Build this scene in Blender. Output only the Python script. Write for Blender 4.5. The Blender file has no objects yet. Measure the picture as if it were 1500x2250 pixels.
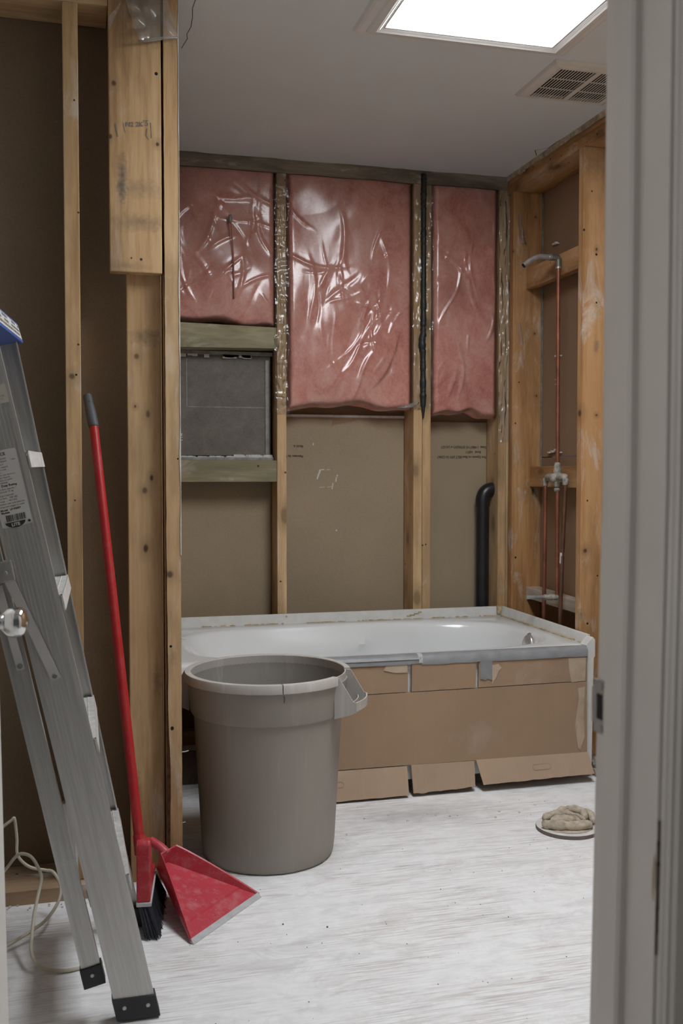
import bpy, bmesh, math, random
import numpy as np
from mathutils import Vector, Matrix, noise

random.seed(7)
RNG = np.random.default_rng(11)
SC = bpy.context.scene
COL = SC.collection

# ------------------------------------------------------------------ camera, world, light, exposure
cam_data = bpy.data.cameras.new('camera')
cam = bpy.data.objects.new('camera', cam_data)
COL.objects.link(cam)
cam_data.sensor_fit = 'VERTICAL'
cam_data.sensor_height = 36.0
cam_data.lens = 35.2
cam_data.clip_start = 0.02
cam.location = (0.0, 0.0, 1.12)
cam.rotation_euler = (math.radians(90 - 2.19), 0.0, math.radians(-14.9))
cam_data.dof.use_dof = True
cam_data.dof.focus_distance = 3.0
cam_data.dof.aperture_fstop = 7.1
SC.camera = cam

world = bpy.data.worlds.new('hall_daylight')
SC.world = world
world.use_nodes = True
world.node_tree.nodes['Background'].inputs[0].default_value = (0.95, 0.97, 1.0, 1)
world.node_tree.nodes['Background'].inputs[1].default_value = 0.055

SKYLIGHT = 21.5
SKYLIGHT_COLOR = (0.93, 0.97, 1.0)

# added fill lamp left of the camera, brightens the door jamb
fill_data = bpy.data.lights.new('jamb_fill', 'AREA')
fill_data.shape = 'RECTANGLE'; fill_data.size = 1.0; fill_data.size_y = 1.3
fill_data.energy = 4.8; fill_data.color = (1.0, 0.975, 0.94)
fill_obj = bpy.data.objects.new('jamb_fill', fill_data); COL.objects.link(fill_obj)
fill_obj.location = (-0.74, 0.22, 1.35); fill_obj.rotation_euler = (0, math.radians(-90), 0)

SC.view_settings.view_transform = 'Standard'
SC.view_settings.look = 'None'
SC.view_settings.exposure = 0.0
SC.view_settings.gamma = 1.0
SC.view_settings.use_curve_mapping = False
SC.cycles.max_bounces = 10
SC.cycles.diffuse_bounces = 5
SC.cycles.transparent_max_bounces = 16
SC.cycles.caustics_reflective = False
SC.cycles.caustics_refractive = False
SC.cycles.sample_clamp_indirect = 4.0

CEIL = 2.42

# ------------------------------------------------------------------ material helpers
def s2l(c):
    return tuple((v / 12.92 if v <= 0.04045 else ((v + 0.055) / 1.055) ** 2.4) for v in c)

class NT:
    def __init__(self, name):
        self.m = bpy.data.materials.new(name)
        self.m.use_nodes = True
        self.t = self.m.node_tree
        self.b = self.t.nodes['Principled BSDF']
        self.out = self.t.nodes['Material Output']
    def n(self, typ, **k):
        nd = self.t.nodes.new(typ)
        for a, v in k.items():
            setattr(nd, a, v)
        return nd
    def l(self, a, b):
        self.t.links.new(a, b)
    def coords(self, scale=(1, 1, 1), rot=(0, 0, 0), rnd=True):
        tc = self.n('ShaderNodeTexCoord')
        src = tc.outputs['Object']
        if rnd:
            oi = self.n('ShaderNodeObjectInfo')
            mul = self.n('ShaderNodeMath', operation='MULTIPLY')
            self.l(oi.outputs['Random'], mul.inputs[0]); mul.inputs[1].default_value = 37.0
            ad = self.n('ShaderNodeVectorMath', operation='ADD')
            self.l(src, ad.inputs[0]); self.l(mul.outputs[0], ad.inputs[1])
            src = ad.outputs[0]
        mp = self.n('ShaderNodeMapping')
        mp.inputs['Scale'].default_value = scale
        mp.inputs['Rotation'].default_value = rot
        self.l(src, mp.inputs['Vector'])
        return mp.outputs[0]
    def noise(self, vec, scale=5, detail=4, rough=0.55, dist=0.0):
        nd = self.n('ShaderNodeTexNoise')
        nd.inputs['Scale'].default_value = scale
        nd.inputs['Detail'].default_value = detail
        nd.inputs['Roughness'].default_value = rough
        nd.inputs['Distortion'].default_value = dist
        self.l(vec, nd.inputs['Vector'])
        return nd.outputs['Fac']
    def ramp(self, fac, stops, interp='LINEAR'):
        nd = self.n('ShaderNodeValToRGB')
        cr = nd.color_ramp
        cr.interpolation = interp
        while len(cr.elements) < len(stops):
            cr.elements.new(0.5)
        for e, (p, c) in zip(cr.elements, stops):
            e.position = p
            e.color = (c, c, c, 1) if isinstance(c, (int, float)) else tuple(c) + (1,)
        self.l(fac, nd.inputs[0])
        return nd.outputs[0]
    def mix(self, fac, a, b, blend='MIX'):
        nd = self.n('ShaderNodeMix', data_type='RGBA', blend_type=blend)
        for idx, v in ((0, fac), (6, a), (7, b)):
            if hasattr(v, 'is_linked') or hasattr(v, 'links'):
                self.l(v, nd.inputs[idx])
            else:
                nd.inputs[idx].default_value = v if idx == 0 else tuple(v) + (1,)
        return nd.outputs[2]
    def math(self, op, a, b=0.5):
        nd = self.n('ShaderNodeMath', operation=op)
        for i, v in enumerate((a, b)):
            if isinstance(v, (int, float)):
                nd.inputs[i].default_value = v
            else:
                self.l(v, nd.inputs[i])
        return nd.outputs[0]
    def bump(self, h, strength=0.3, dist=0.002):
        nd = self.n('ShaderNodeBump')
        nd.inputs['Strength'].default_value = strength
        nd.inputs['Distance'].default_value = dist
        self.l(h, nd.inputs['Height'])
        self.l(nd.outputs[0], self.b.inputs['Normal'])
    def col(self, c):
        if isinstance(c, tuple):
            self.b.inputs['Base Color'].default_value = c + (1,)
        else:
            self.l(c, self.b.inputs['Base Color'])
    def set(self, rough=0.6, metal=0.0, spec=0.5):
        self.b.inputs['Roughness'].default_value = rough
        self.b.inputs['Metallic'].default_value = metal
        self.b.inputs['Specular IOR Level'].default_value = spec

def plain(name, c, rough=0.6, metal=0.0, spec=0.5, var=0.12, scale=18, bump=0.0):
    k = NT(name)
    v = k.coords()
    nz = k.noise(v, scale, 5)
    lo = tuple(x * (1 - var) for x in c); hi = tuple(min(1, x * (1 + var)) for x in c)
    k.col(k.ramp(nz, [(0.3, lo), (0.7, hi)]))
    k.set(rough, metal, spec)
    if bump:
        k.bump(nz, bump, 0.002)
    return k.m

def wood(name, axis, light, mid, dark, stain=0.25, smear=0.0, rough=0.75, knots=True, spots=()):
    """sawn lumber, grain along the given axis"""
    k = NT(name)
    long = [1.0, 1.0, 1.0]; long['XYZ'.index(axis)] = 0.06
    g = [x * 1.0 for x in long]
    v = k.coords(tuple(g))
    base = k.noise(v, 9, 3, 0.5, 0.6)
    fine = k.noise(v, 95, 4, 0.6, 0.2)
    wv = k.math('ADD', k.math('MULTIPLY', base, 0.7), k.math('MULTIPLY', fine, 0.3))
    c = k.ramp(wv, [(0.36, dark), (0.47, mid), (0.60, light)])
    v2 = k.coords((1, 1, 1))
    if stain:
        st = k.ramp(k.noise(k.coords(tuple(math.sqrt(q) for q in long)), 7.5, 5, 0.65), [(0.455, 0.0), (0.60, stain)])
        c = k.mix(st, c, tuple(x * 0.34 for x in mid))
        st2 = k.ramp(k.noise(v2, 1.3, 3, 0.6), [(0.35, 0.0), (0.75, 0.45)])
        c = k.mix(st2, c, tuple(x * y for x, y in zip(mid, (0.84, 0.70, 0.55))))
    if knots:
        kn = [1.0, 1.0, 1.0]; kn['XYZ'.index(axis)] = 0.55
        vk = k.coords(tuple(kn))
        vo = k.n('ShaderNodeTexVoronoi'); vo.inputs['Scale'].default_value = 8.0
        vo.inputs['Randomness'].default_value = 1.0
        k.l(vk, vo.inputs['Vector'])
        d = k.math('ADD', vo.outputs['Distance'], k.math('MULTIPLY', k.noise(v2, 40, 2), 0.05))
        c = k.mix(k.ramp(d, [(0.14, 0.9), (0.21, 0.0)]), c, tuple(x * 0.22 for x in mid))
        c = k.mix(k.ramp(d, [(0.20, 0.6), (0.46, 0.0)]), c, tuple(x * 0.60 for x in mid))
        vo2 = k.n('ShaderNodeTexVoronoi'); vo2.inputs['Scale'].default_value = 15
        k.l(v2, vo2.inputs['Vector'])
        c = k.mix(k.ramp(vo2.outputs['Distance'], [(0.052, 0.9), (0.078, 0.0)]), c, (0.015, 0.01, 0.008))
    if smear:
        vs = [1.0, 1.0, 1.0]; vs['XYZ'.index(axis)] = 0.35
        sm = k.ramp(k.noise(k.coords(tuple(vs)), 10, 6, 0.7, 0.6), [(0.56, 0.0), (0.70, smear)])
        c = k.mix(sm, c, (0.62, 0.60, 0.57))
    # knots, nail holes and grime at their own places on the boards
    if spots:
        tc = k.n('ShaderNodeTexCoord').outputs['Object']
        wob = k.noise(tc, 55, 5, 0.7)
        for (px, py, pz, rx, rz, strength, kind) in spots:
            sb = k.n('ShaderNodeVectorMath', operation='SUBTRACT'); k.l(tc, sb.inputs[0]); sb.inputs[1].default_value = (px, py, pz)
            ml = k.n('ShaderNodeVectorMath', operation='MULTIPLY'); k.l(sb.outputs[0], ml.inputs[0]); ml.inputs[1].default_value = (1 / (rx * (1.5 if kind == 'smudge' else 1.25)), 1 / 0.02, 1 / (rz * (1.5 if kind == 'smudge' else 1.25)))
            ln = k.n('ShaderNodeVectorMath', operation='LENGTH'); k.l(ml.outputs[0], ln.inputs[0])
            d = ln.outputs['Value']
            if kind == 'smudge':
                d = k.math('ADD', d, k.math('MULTIPLY', wob, 1.9))
                c = k.mix(k.ramp(d, [(0.0, strength), (0.85, strength), (1.0, strength * 0.0)]) if False else k.math('MULTIPLY', k.ramp(k.math('MULTIPLY', d, 0.4), [(0.34, 1.0), (0.78, 0.0)]), strength), c, (0.085, 0.072, 0.060))
            elif kind == 'knot':
                d = k.math('ADD', d, k.math('MULTIPLY', wob, 0.5))
                c = k.mix(k.math('MULTIPLY', k.ramp(k.math('MULTIPLY', d, 0.3), [(0.30, 1.0), (0.85, 0.0)]), strength * 0.55), c, tuple(x * 0.55 for x in mid))
                c = k.mix(k.math('MULTIPLY', k.ramp(k.math('MULTIPLY', d, 0.5), [(0.30, 1.0), (0.52, 0.0)]), strength), c, (0.075, 0.042, 0.025))
            else:
                c = k.mix(k.math('MULTIPLY', k.ramp(k.math('MULTIPLY', d, 0.5), [(0.42, 1.0), (0.56, 0.0)]), strength), c, (0.014, 0.010, 0.008))
    k.col(c)
    k.set(rough, 0, 0.25)
    k.bump(wv, 0.25, 0.0015)
    return k.m

L1, M1, D1 = (0.660, 0.475, 0.280), (0.540, 0.360, 0.192), (0.330, 0.190, 0.090)
L2, M2, D2 = (0.510, 0.305, 0.150), (0.410, 0.220, 0.092), (0.235, 0.108, 0.040)
MAT = {}
MAT['wood_z'] = wood('lumber_upright', 'Z', L1, M1, D1, 0.42, 0.40)
SP_LEFT = [(0.1086, 0, 2.1392, .008, .010, .9, 'knot'), (0.2202, 0, 1.9913, .006, .007, .95, 'knot'), (0.0985, 0, 2.0013, .006, .008, .9, 'knot'),
    (0.1276, 0, 1.9033, .010, .050, .85, 'smudge'), (0.1249, 0, 1.8600, .010, .022, .7, 'smudge'), (0.176, 0, 1.7822, .060, .020, .55, 'smudge'), (0.1707, 0, 1.872, .050, .022, .42, 'smudge'),
    (0.2034, 0, 2.32, .05, .06, .5, 'smudge'), (0.13, 0, 1.668, .06, .012, .35, 'smudge'), (0.1753, 0, 1.6868, .003, .003, .9, 'hole'), (0.150, 0, 1.689, .0022, .0022, .8, 'hole'), (0.2179, 0, 2.1748, .0036, .0036, 1, 'hole'),
    (0.2622, 0, 2.2208, .0036, .0036, 1, 'hole'), (0.2681, 0, 2.0203, .0022, .0022, 1, 'hole'), (0.255, 0, 2.37, .02, .05, .6, 'smudge'), (0.2461, 0, 1.5762, .006, .007, .6, 'knot')]
SP_POST = [(0.245, 0, 0.8488, .012, .012, .85, 'knot'), (0.2484, 0, 0.43, .0038, .0045, 1, 'hole'), (0.2461, 0, 0.6537, .003, .003, 1, 'hole'), (0.252, 0, 0.62, .010, .020, .4, 'smudge'), (0.2681, 0, 1.16, .002, .002, 1, 'hole'),
    (-0.0046, 0, 1.3741, .0095, .010, .8, 'knot'), (0.0062, 0, 1.3785, .0024, .0024, 1, 'hole'), (0.0081, 0, 2.0863, .0022, .0022, .9, 'hole'), (0.0156, 0, 1.7989, .0022, .0022, .9, 'hole'), (0.0123, 0, 1.4574, .0022, .0022, .9, 'hole'), (0.0, 0, 1.05, .002, .002, .9, 'hole'),
    (0.1638, 0.039, 1.4356, .009, .010, .7, 'knot'), (0.1883, 0.039, 1.4888, .040, .020, .6, 'smudge'), (0.1928, 0.039, 1.281, .007, .014, .7, 'knot'), (0.2013, 0.039, 1.1087, .006, .011, .9, 'knot'),
    (0.1828, 0.039, 1.0742, .009, .011, .75, 'knot'), (0.1841, 0.039, 0.9173, .008, .015, .95, 'knot'), (0.2121, 0.039, 0.561, .012, .030, .55, 'smudge'), (0.1546, 0.039, 0.2382, .012, .06, .5, 'smudge'), (0.1592, 0.039, 1.3012, .004, .005, .8, 'knot')]
MAT['wood_post'] = wood('lumber_stud_wall', 'Z', L1, M1, D1, 0.42, 0.40, knots=False, spots=SP_POST)
MAT['wood_board'] = wood('lumber_board', 'Z', L1, M1, D1, 0.65, 0.28, knots=False, spots=SP_LEFT)
MAT['wood_x'] = wood('lumber_across', 'X', L1, M1, D1, 0.45, 0.35)
SP_RIGHT = [(0.0037, 0.93, 2.0336, .003, .004, 1, 'hole'), (0.0556, 0.93, 1.9639, .006, .008, .95, 'knot'), (0.0556, 0.93, 1.945, .0035, .004, 1, 'hole'), (0.0577, 0.93, 1.765, .003, .003, 1, 'hole'), (0.0595, 0.93, 1.6028, .012, .030, .6, 'smudge'),
    (0.0623, 0.93, 1.3421, .006, .006, .9, 'knot'), (0.0199, 0.93, 0.8278, .010, .010, .95, 'knot'), (0.0727, 0.93, 0.731, .003, .003, .9, 'hole'), (0.0323, 0.93, 0.5493, .0036, .0036, 1, 'hole'), (0.0032, 0.93, 0.5852, .006, .018, .8, 'smudge'),
    (0.0275, 0.93, 1.018, .003, .003, .9, 'hole'), (0.0343, 0.93, 2.1792, .0026, .003, .9, 'hole'), (0.0, 0.9454, 1.349, .010, .016, .95, 'knot'), (0.045, 0.93, 2.28, .04, .05, .35, 'smudge'),
    (0.1033, 1.55, 2.2393, .006, .007, .9, 'knot'), (-0.0012, 1.55, 2.0857, .005, .006, .9, 'knot'), (0.103, 1.55, 1.7338, .006, .007, .95, 'knot'), (0.1139, 1.55, 1.4617, .006, .007, .95, 'knot'), (0.0309, 1.55, 1.5195, .0026, .003, .9, 'hole'),
    (0.0149, 1.55, 1.3407, .003, .003, .9, 'hole'), (0.0998, 1.55, 1.0415, .008, .020, .95, 'knot'), (0.0192, 1.55, 0.7516, .0035, .004, 1, 'hole'), (0.06, 1.55, 2.05, .04, .10, .35, 'smudge')]
MAT['wood_red_z'] = wood('lumber_reddish_upright', 'Z', L2, M2, D2, 0.45, 0.5, knots=False, spots=SP_RIGHT)
MAT['wood_red_y'] = wood('lumber_reddish_across', 'Y', L2, M2, D2, 0.45, 0.35)
MAT['wood_dust_y'] = wood('lumber_dusty_across', 'Y', (0.5, 0.42, 0.35), (0.42, 0.33, 0.25), (0.25, 0.15, 0.09), 0.3, 0.95)
MAT['wood_green'] = wood('treated_lumber', 'X', (0.42, 0.385, 0.26), (0.345, 0.315, 0.20), (0.22, 0.195, 0.12), 0.5, 0.5)
MAT['wood_dark'] = wood('plate_dirty', 'X', (0.30, 0.24, 0.18), (0.22, 0.17, 0.12), (0.12, 0.08, 0.055), 0.6, 0.35)
MAT['plate_brown'] = wood('plate_brown', 'X', (0.46, 0.33, 0.22), (0.37, 0.25, 0.155), (0.22, 0.14, 0.08), 0.5, 0.9)
MAT['plate_dusty'] = wood('plate_dusty', 'X', (0.36, 0.33, 0.28), (0.28, 0.25, 0.205), (0.16, 0.135, 0.105), 0.75, 0.7, knots=False)
MAT['bark'] = plain('bark_edge', (0.16, 0.075, 0.035), 0.9, var=0.5, scale=60, bump=0.6)

def kraft(name, c):
    k = NT(name)
    v = k.coords()
    big = k.noise(v, 1.6, 3); fine = k.noise(v, 240, 3)
    f = k.math('ADD', k.math('MULTIPLY', big, 0.6), k.math('MULTIPLY', fine, 0.4))
    cc = k.ramp(f, [(0.35, tuple(x * 0.82 for x in c)), (0.65, tuple(x * 1.12 for x in c))])
    sp = k.ramp(k.noise(v, 34, 5, 0.7), [(0.725, 0.0), (0.75, 0.55)])
    cc = k.mix(sp, cc, (0.5, 0.47, 0.42))
    k.col(cc); k.set(0.85, 0, 0.2); k.bump(fine, 0.06, 0.001)
    return k.m
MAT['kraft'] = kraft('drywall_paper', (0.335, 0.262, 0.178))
MAT['kraft_shaded'] = kraft('drywall_paper_shaded_brown', (0.205, 0.148, 0.098))  # same drywall paper darkened: shade of the left bays put into the colour
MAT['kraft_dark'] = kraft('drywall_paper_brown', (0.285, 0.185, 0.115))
MAT['paper_torn'] = plain('torn_board_paper', (0.40, 0.335, 0.25), 0.9, var=0.4, scale=28, bump=0.4)
MAT['gypsum'] = plain('gypsum_edge', (0.60, 0.585, 0.55), 0.9, bump=0.3, scale=60)

def ceiling_mat():
    k = NT('ceiling_paint')
    v = k.coords(rnd=False)
    a = k.noise(v, 1.2, 3); b = k.noise(v, 220, 3)
    c = k.ramp(a, [(0.35, (0.655, 0.68, 0.69)), (0.7, (0.72, 0.745, 0.755))])
    sp = k.ramp(k.noise(v, 7.5, 3, 0.6), [(0.75, 0.0), (0.80, 0.5)])
    c = k.mix(sp, c, (0.36, 0.28, 0.18))
    k.col(c); k.set(0.8, 0, 0.3); k.bump(b, 0.08, 0.001)
    return k.m
MAT['ceiling'] = ceiling_mat()
MAT['white_paint'] = plain('white_paint', (0.66, 0.645, 0.615), 0.42, var=0.03, scale=3)
MAT['white_trim'] = plain('trim_paint', (0.585, 0.552, 0.515), 0.45, var=0.05, scale=5)
MAT['wall_paint'] = plain('wall_paint', (0.50, 0.49, 0.46), 0.7, var=0.03, scale=3)
MAT['diffuser_frame'] = plain('white_plastic', (0.70, 0.69, 0.67), 0.4, var=0.03)
MAT['vent_plastic'] = plain('vent_cover_plastic', (0.64, 0.61, 0.56), 0.45, var=0.05)
MAT['black'] = plain('black_void', (0.012, 0.011, 0.010), 0.9)

def floor_mat():
    k = NT('dusty_plywood')
    tc = k.n('ShaderNodeTexCoord')
    def mp(s, r=0.0):
        m = k.n('ShaderNodeMapping'); m.inputs['Scale'].default_value = s
        m.inputs['Rotation'].default_value = (0, 0, r)
        k.l(tc.outputs['Object'], m.inputs['Vector']); return m.outputs[0]
    lines = k.noise(mp((3.2, 100, 1), 0.03), 2.2, 4, 0.55, 0.55)
    grain = k.noise(mp((1.9, 30, 1), 0.03), 2.4, 6, 0.62, 0.7)
    fine = k.noise(mp((14, 120, 1), 0.03), 2.4, 6, 0.75, 0.6)
    where = k.ramp(k.noise(mp((1.2, 2.8, 1)), 2.2, 6, 0.62, 0.5), [(0.40, 0.10), (0.62, 1.0)])
    smudge = k.ramp(k.noise(mp((2.6, 5.2, 1)), 2.3, 9, 0.74, 0.8), [(0.50, 0.0), (0.72, 1.0)])
    tint = k.ramp(k.noise(mp((1.0, 2.0, 1)), 3.1, 4, 0.6), [(0.40, (0.43, 0.43, 0.45)), (0.60, (0.46, 0.385, 0.355))])
    c = k.ramp(k.noise(mp((9, 13, 1)), 2.2, 6, 0.7), [(0.35, (0.78, 0.785, 0.795)), (0.65, (0.86, 0.865, 0.875))])
    c = k.mix(k.math('MULTIPLY', smudge, 0.50), c, tint)
    c = k.mix(k.math('MULTIPLY', k.math('MULTIPLY', k.ramp(lines, [(0.49, 0.0), (0.60, 1.0)]), where), 0.62), c, (0.43, 0.375, 0.35))
    c = k.mix(k.math('MULTIPLY', k.math('MULTIPLY', k.ramp(grain, [(0.52, 0.0), (0.68, 1.0)]), where), 0.50), c, tint)
    # scuffed grey strip trodden in front of the tub
    sb = k.n('ShaderNodeVectorMath', operation='SUBTRACT'); k.l(tc.outputs['Object'], sb.inputs[0]); sb.inputs[1].default_value = (1.07, 3.08, 0)
    ml = k.n('ShaderNodeVectorMath', operation='MULTIPLY'); k.l(sb.outputs[0], ml.inputs[0]); ml.inputs[1].default_value = (2.6, 6.5, 0)
    ln = k.n('ShaderNodeVectorMath', operation='LENGTH'); k.l(ml.outputs[0], ln.inputs[0])
    sc = k.math('MULTIPLY', k.ramp(k.math('ADD', k.math('MULTIPLY', ln.outputs['Value'], 0.5), k.math('MULTIPLY', k.noise(mp((6, 16, 1)), 2.0, 7, 0.72), 0.9)), [(0.45, 1.0), (0.95, 0.0)]), 0.62)
    c = k.mix(sc, c, (0.37, 0.36, 0.365))
    fleck = k.noise(mp((26, 30, 1)), 2.5, 4, 0.7)
    c = k.mix(k.ramp(fleck, [(0.68, 0.0), (0.76, 0.30)]), c, (0.36, 0.32, 0.29))
    k.col(c); k.set(0.85, 0, 0.2)
    k.bump(k.math('ADD', k.math('MULTIPLY', fine, 0.5), grain), 0.22, 0.003)
    return k.m
MAT['floor'] = floor_mat()

def insul():
    k = NT('pink_glass_wool')
    v = k.coords((1, 1, 0.75))
    a = k.noise(v, 7, 6, 0.65, 1.0); b = k.noise(v, 60, 5, 0.75, 1.5)
    f = k.math('ADD', k.math('MULTIPLY', a, 0.65), k.math('MULTIPLY', b, 0.35))
    c = k.ramp(f, [(0.34, (0.60, 0.185, 0.145)), (0.48, (0.80, 0.335, 0.265)), (0.62, (0.87, 0.46, 0.38))])
    d = k.ramp(k.noise(v, 2.2, 5, 0.6), [(0.50, 0.0), (0.72, 0.7)])
    c = k.mix(d, c, (0.36, 0.155, 0.105))
    k.col(c); k.set(0.95, 0, 0.1); k.bump(b, 0.5, 0.004)
    return k.m
MAT['insulation'] = insul()

def film(name='polyethylene_film', haze=0.035, gl=1.0):
    k = NT(name)
    v = k.coords()
    tr = k.n('ShaderNodeBsdfTransparent'); tr.inputs[0].default_value = (0.95, 0.95, 0.95, 1)
    df = k.n('ShaderNodeBsdfDiffuse'); df.inputs[0].default_value = (0.62, 0.60, 0.58, 1)
    gs = k.n('ShaderNodeBsdfGlossy'); gs.inputs['Roughness'].default_value = 0.20
    gs.inputs[0].default_value = (0.95, 0.95, 0.95, 1)
    lw = k.n('ShaderNodeFresnel'); lw.inputs['IOR'].default_value = 1.5
    bp = k.n('ShaderNodeBump'); bp.inputs['Strength'].default_value = 0.12; bp.inputs['Distance'].default_value = 0.003
    k.l(k.noise(v, 16, 4, 0.6, 1.2), bp.inputs['Height'])
    k.l(bp.outputs[0], gs.inputs['Normal']); k.l(bp.outputs[0], lw.inputs['Normal'])
    m1 = k.n('ShaderNodeMixShader'); m1.inputs[0].default_value = haze
    k.l(tr.outputs[0], m1.inputs[1]); k.l(df.outputs[0], m1.inputs[2])
    fac = k.math('MINIMUM', k.math('MULTIPLY', lw.outputs[0], 1.25 * gl), 0.85)
    m2 = k.n('ShaderNodeMixShader')
    k.l(fac, m2.inputs[0]); k.l(m1.outputs[0], m2.inputs[1]); k.l(gs.outputs[0], m2.inputs[2])
    k.l(m2.outputs[0], k.out.inputs['Surface'])
    return k.m
MAT['film'] = film()
MAT['film_hazy'] = film('torn_plastic_film', 0.12, 0.9)
MAT['film_scrap'] = film('milky_plastic_scrap', 0.20, 1.0)
MAT['clear_tape'] = plain('packing_tape_tan', (0.47, 0.37, 0.27), 0.28, 0, 0.6, var=0.14, scale=30, bump=0.3)

def cardboard(name, c):
    k = NT(name)
    v = k.coords()
    big = k.noise(v, 2.2, 4); fl = k.noise(k.coords((160, 1, 1.5)), 1.2, 2)
    f = k.math('ADD', k.math('MULTIPLY', big, 0.86), k.math('MULTIPLY', fl, 0.14))
    cc = k.ramp(f, [(0.33, tuple(x * 0.88 for x in c)), (0.68, tuple(x * 1.08 for x in c))])
    dust = k.ramp(k.noise(v, 3.3, 5, 0.65), [(0.60, 0.0), (0.80, 0.35)])
    cc = k.mix(dust, cc, (0.55, 0.50, 0.45))
    k.col(cc); k.set(0.8, 0, 0.25); k.bump(fl, 0.05, 0.001)
    return k.m
MAT['cardboard'] = cardboard('cardboard', (0.352, 0.240, 0.156))
MAT['cardboard_pale'] = cardboard('cardboard_pale_flap', (0.405, 0.292, 0.207))  # paler base colour, used for the lower flaps
MAT['duct'] = plain('duct_tape_grey', (0.235, 0.24, 0.252), 0.42, 0.0, 0.5, var=0.12, scale=30, bump=0.25)
MAT['duct_light'] = plain('duct_tape_edge_highlight', (0.42, 0.43, 0.45), 0.3, 0.0, 0.6, var=0.12, scale=30, bump=0.25)

def acrylic():
    k = NT('tub_acrylic')
    v = k.coords()
    d = k.ramp(k.noise(v, 5, 5, 0.65), [(0.55, 0.0), (0.8, 0.18)])
    k.col(k.mix(d, (0.74, 0.755, 0.76), (0.58, 0.57, 0.55)))
    k.set(0.16, 0, 0.5)
    return k.m
MAT['acrylic'] = acrylic()
MAT['flange_white'] = plain('flange_white', (0.66, 0.655, 0.635), 0.4, var=0.07, scale=30)
MAT['glue'] = plain('old_adhesive', (0.42, 0.33, 0.20), 0.8, var=0.4, scale=80, bump=0.5)

def bin_mat(name, c, dust=0.5):
    k = NT(name)
    v = k.coords((1, 1, 0.35), rnd=False)
    a = k.noise(v, 5, 5, 0.6); b = k.noise(k.coords((6, 6, 0.5), rnd=False), 4, 5, 0.7)
    cc = k.ramp(a, [(0.35, tuple(x * 0.93 for x in c)), (0.7, tuple(x * 1.06 for x in c))])
    cc = k.mix(k.ramp(b, [(0.55, 0.0), (0.75, dust)]), cc, tuple(min(1, x * 1.5) for x in c))
    k.col(cc); k.set(0.55, 0, 0.35); k.bump(k.noise(v, 160, 2), 0.04, 0.001)
    return k.m
MAT['bin'] = bin_mat('taupe_plastic', (0.305, 0.277, 0.246), 0.35)
MAT['bin_in'] = bin_mat('taupe_plastic_dusty_shaded', (0.265, 0.25, 0.232), 0.7)  # dusty inner plastic, base darkened to stand in for shade inside the bin
MAT['bin_rim'] = bin_mat('taupe_plastic_rim', (0.44, 0.415, 0.385), 0.6)

def alu(name, axis='Z'):
    k = NT(name)
    s = [150, 150, 150]; s['XYZ'.index(axis)] = 2
    a = k.noise(k.coords(tuple(s), rnd=False), 1, 4, 0.6)
    k.col(k.ramp(a, [(0.3, (0.47, 0.455, 0.435)), (0.7, (0.60, 0.585, 0.565))]))
    k.set(0.42, 0.70, 0.5); k.bump(a, 0.15, 0.001)
    return k.m
MAT['alu'] = alu('brushed_aluminium')
MAT['alu_y'] = alu('brushed_aluminium_step', 'Y')
MAT['alu_dusty'] = plain('dusty_step_metal', (0.62, 0.61, 0.59), 0.5, 0.25, var=0.22, scale=40)
MAT['bar_alu'] = plain('flat_bar_metal', (0.62, 0.60, 0.58), 0.45, 0.5, var=0.06)
MAT['steel'] = plain('zinc_steel', (0.42, 0.41, 0.39), 0.45, 0.75, var=0.15, scale=30)
MAT['strike'] = plain('satin_nickel', (0.40, 0.38, 0.36), 0.38, 0.8, var=0.10)
MAT['chrome'] = plain('chrome', (0.72, 0.72, 0.72), 0.10, 1.0, var=0.02)
MAT['chrome_worn'] = plain('worn_chrome', (0.62, 0.60, 0.59), 0.30, 0.75, var=0.15, scale=40)
MAT['bronze_dull'] = plain('dull_fitting', (0.17, 0.15, 0.13), 0.5, 0.5, var=0.3, scale=60)
MAT['rubber'] = plain('black_rubber', (0.022, 0.022, 0.026), 0.6, var=0.3)
MAT['blue'] = plain('blue_plastic', (0.050, 0.115, 0.40), 0.4, var=0.1)
MAT['sticker'] = plain('label_paper', (0.58, 0.565, 0.545), 0.5, var=0.05)
MAT['sticker_old'] = plain('label_paper_yellowed', (0.52, 0.48, 0.41), 0.5, var=0.08)
MAT['ink'] = plain('black_ink', (0.025, 0.024, 0.026), 0.6, var=0.1)
MAT['ink_grey'] = plain('grey_ink', (0.15, 0.145, 0.14), 0.6, var=0.1)
MAT['ink_faint'] = plain('faint_stamp_ink', (0.115, 0.085, 0.06), 0.8, var=0.2, scale=90)
MAT['ink_stamp'] = plain('stamp_ink', (0.075, 0.058, 0.045), 0.8, var=0.3, scale=200)
MAT['ink_red'] = plain('red_ink', (0.32, 0.05, 0.04), 0.6, var=0.1)

def red_plastic(name, c, dust):
    k = NT(name)
    v = k.coords(rnd=False)
    a = k.noise(v, 26, 6, 0.7); b = k.noise(v, 160, 3, 0.7)
    cc = k.mix(k.ramp(a, [(0.48, 0.0), (0.75, dust)]), c, (0.55, 0.36, 0.35))
    cc = k.mix(k.ramp(b, [(0.62, 0.0), (0.75, dust)]), cc, (0.6, 0.5, 0.48))
    k.col(cc); k.set(0.38, 0, 0.45)
    return k.m
MAT['red'] = red_plastic('red_plastic_dusty', (0.43, 0.018, 0.028), 0.30)
MAT['red_pan'] = red_plastic('red_dustpan_plastic', (0.47, 0.045, 0.065), 0.42)
MAT['red_handle'] = red_plastic('red_painted_metal', (0.36, 0.012, 0.014), 0.08)
MAT['grip'] = plain('grey_grip', (0.065, 0.068, 0.078), 0.6, var=0.15)
MAT['bristle'] = plain('dark_bristles', (0.018, 0.020, 0.028), 0.6, var=0.4, scale=120)
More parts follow.
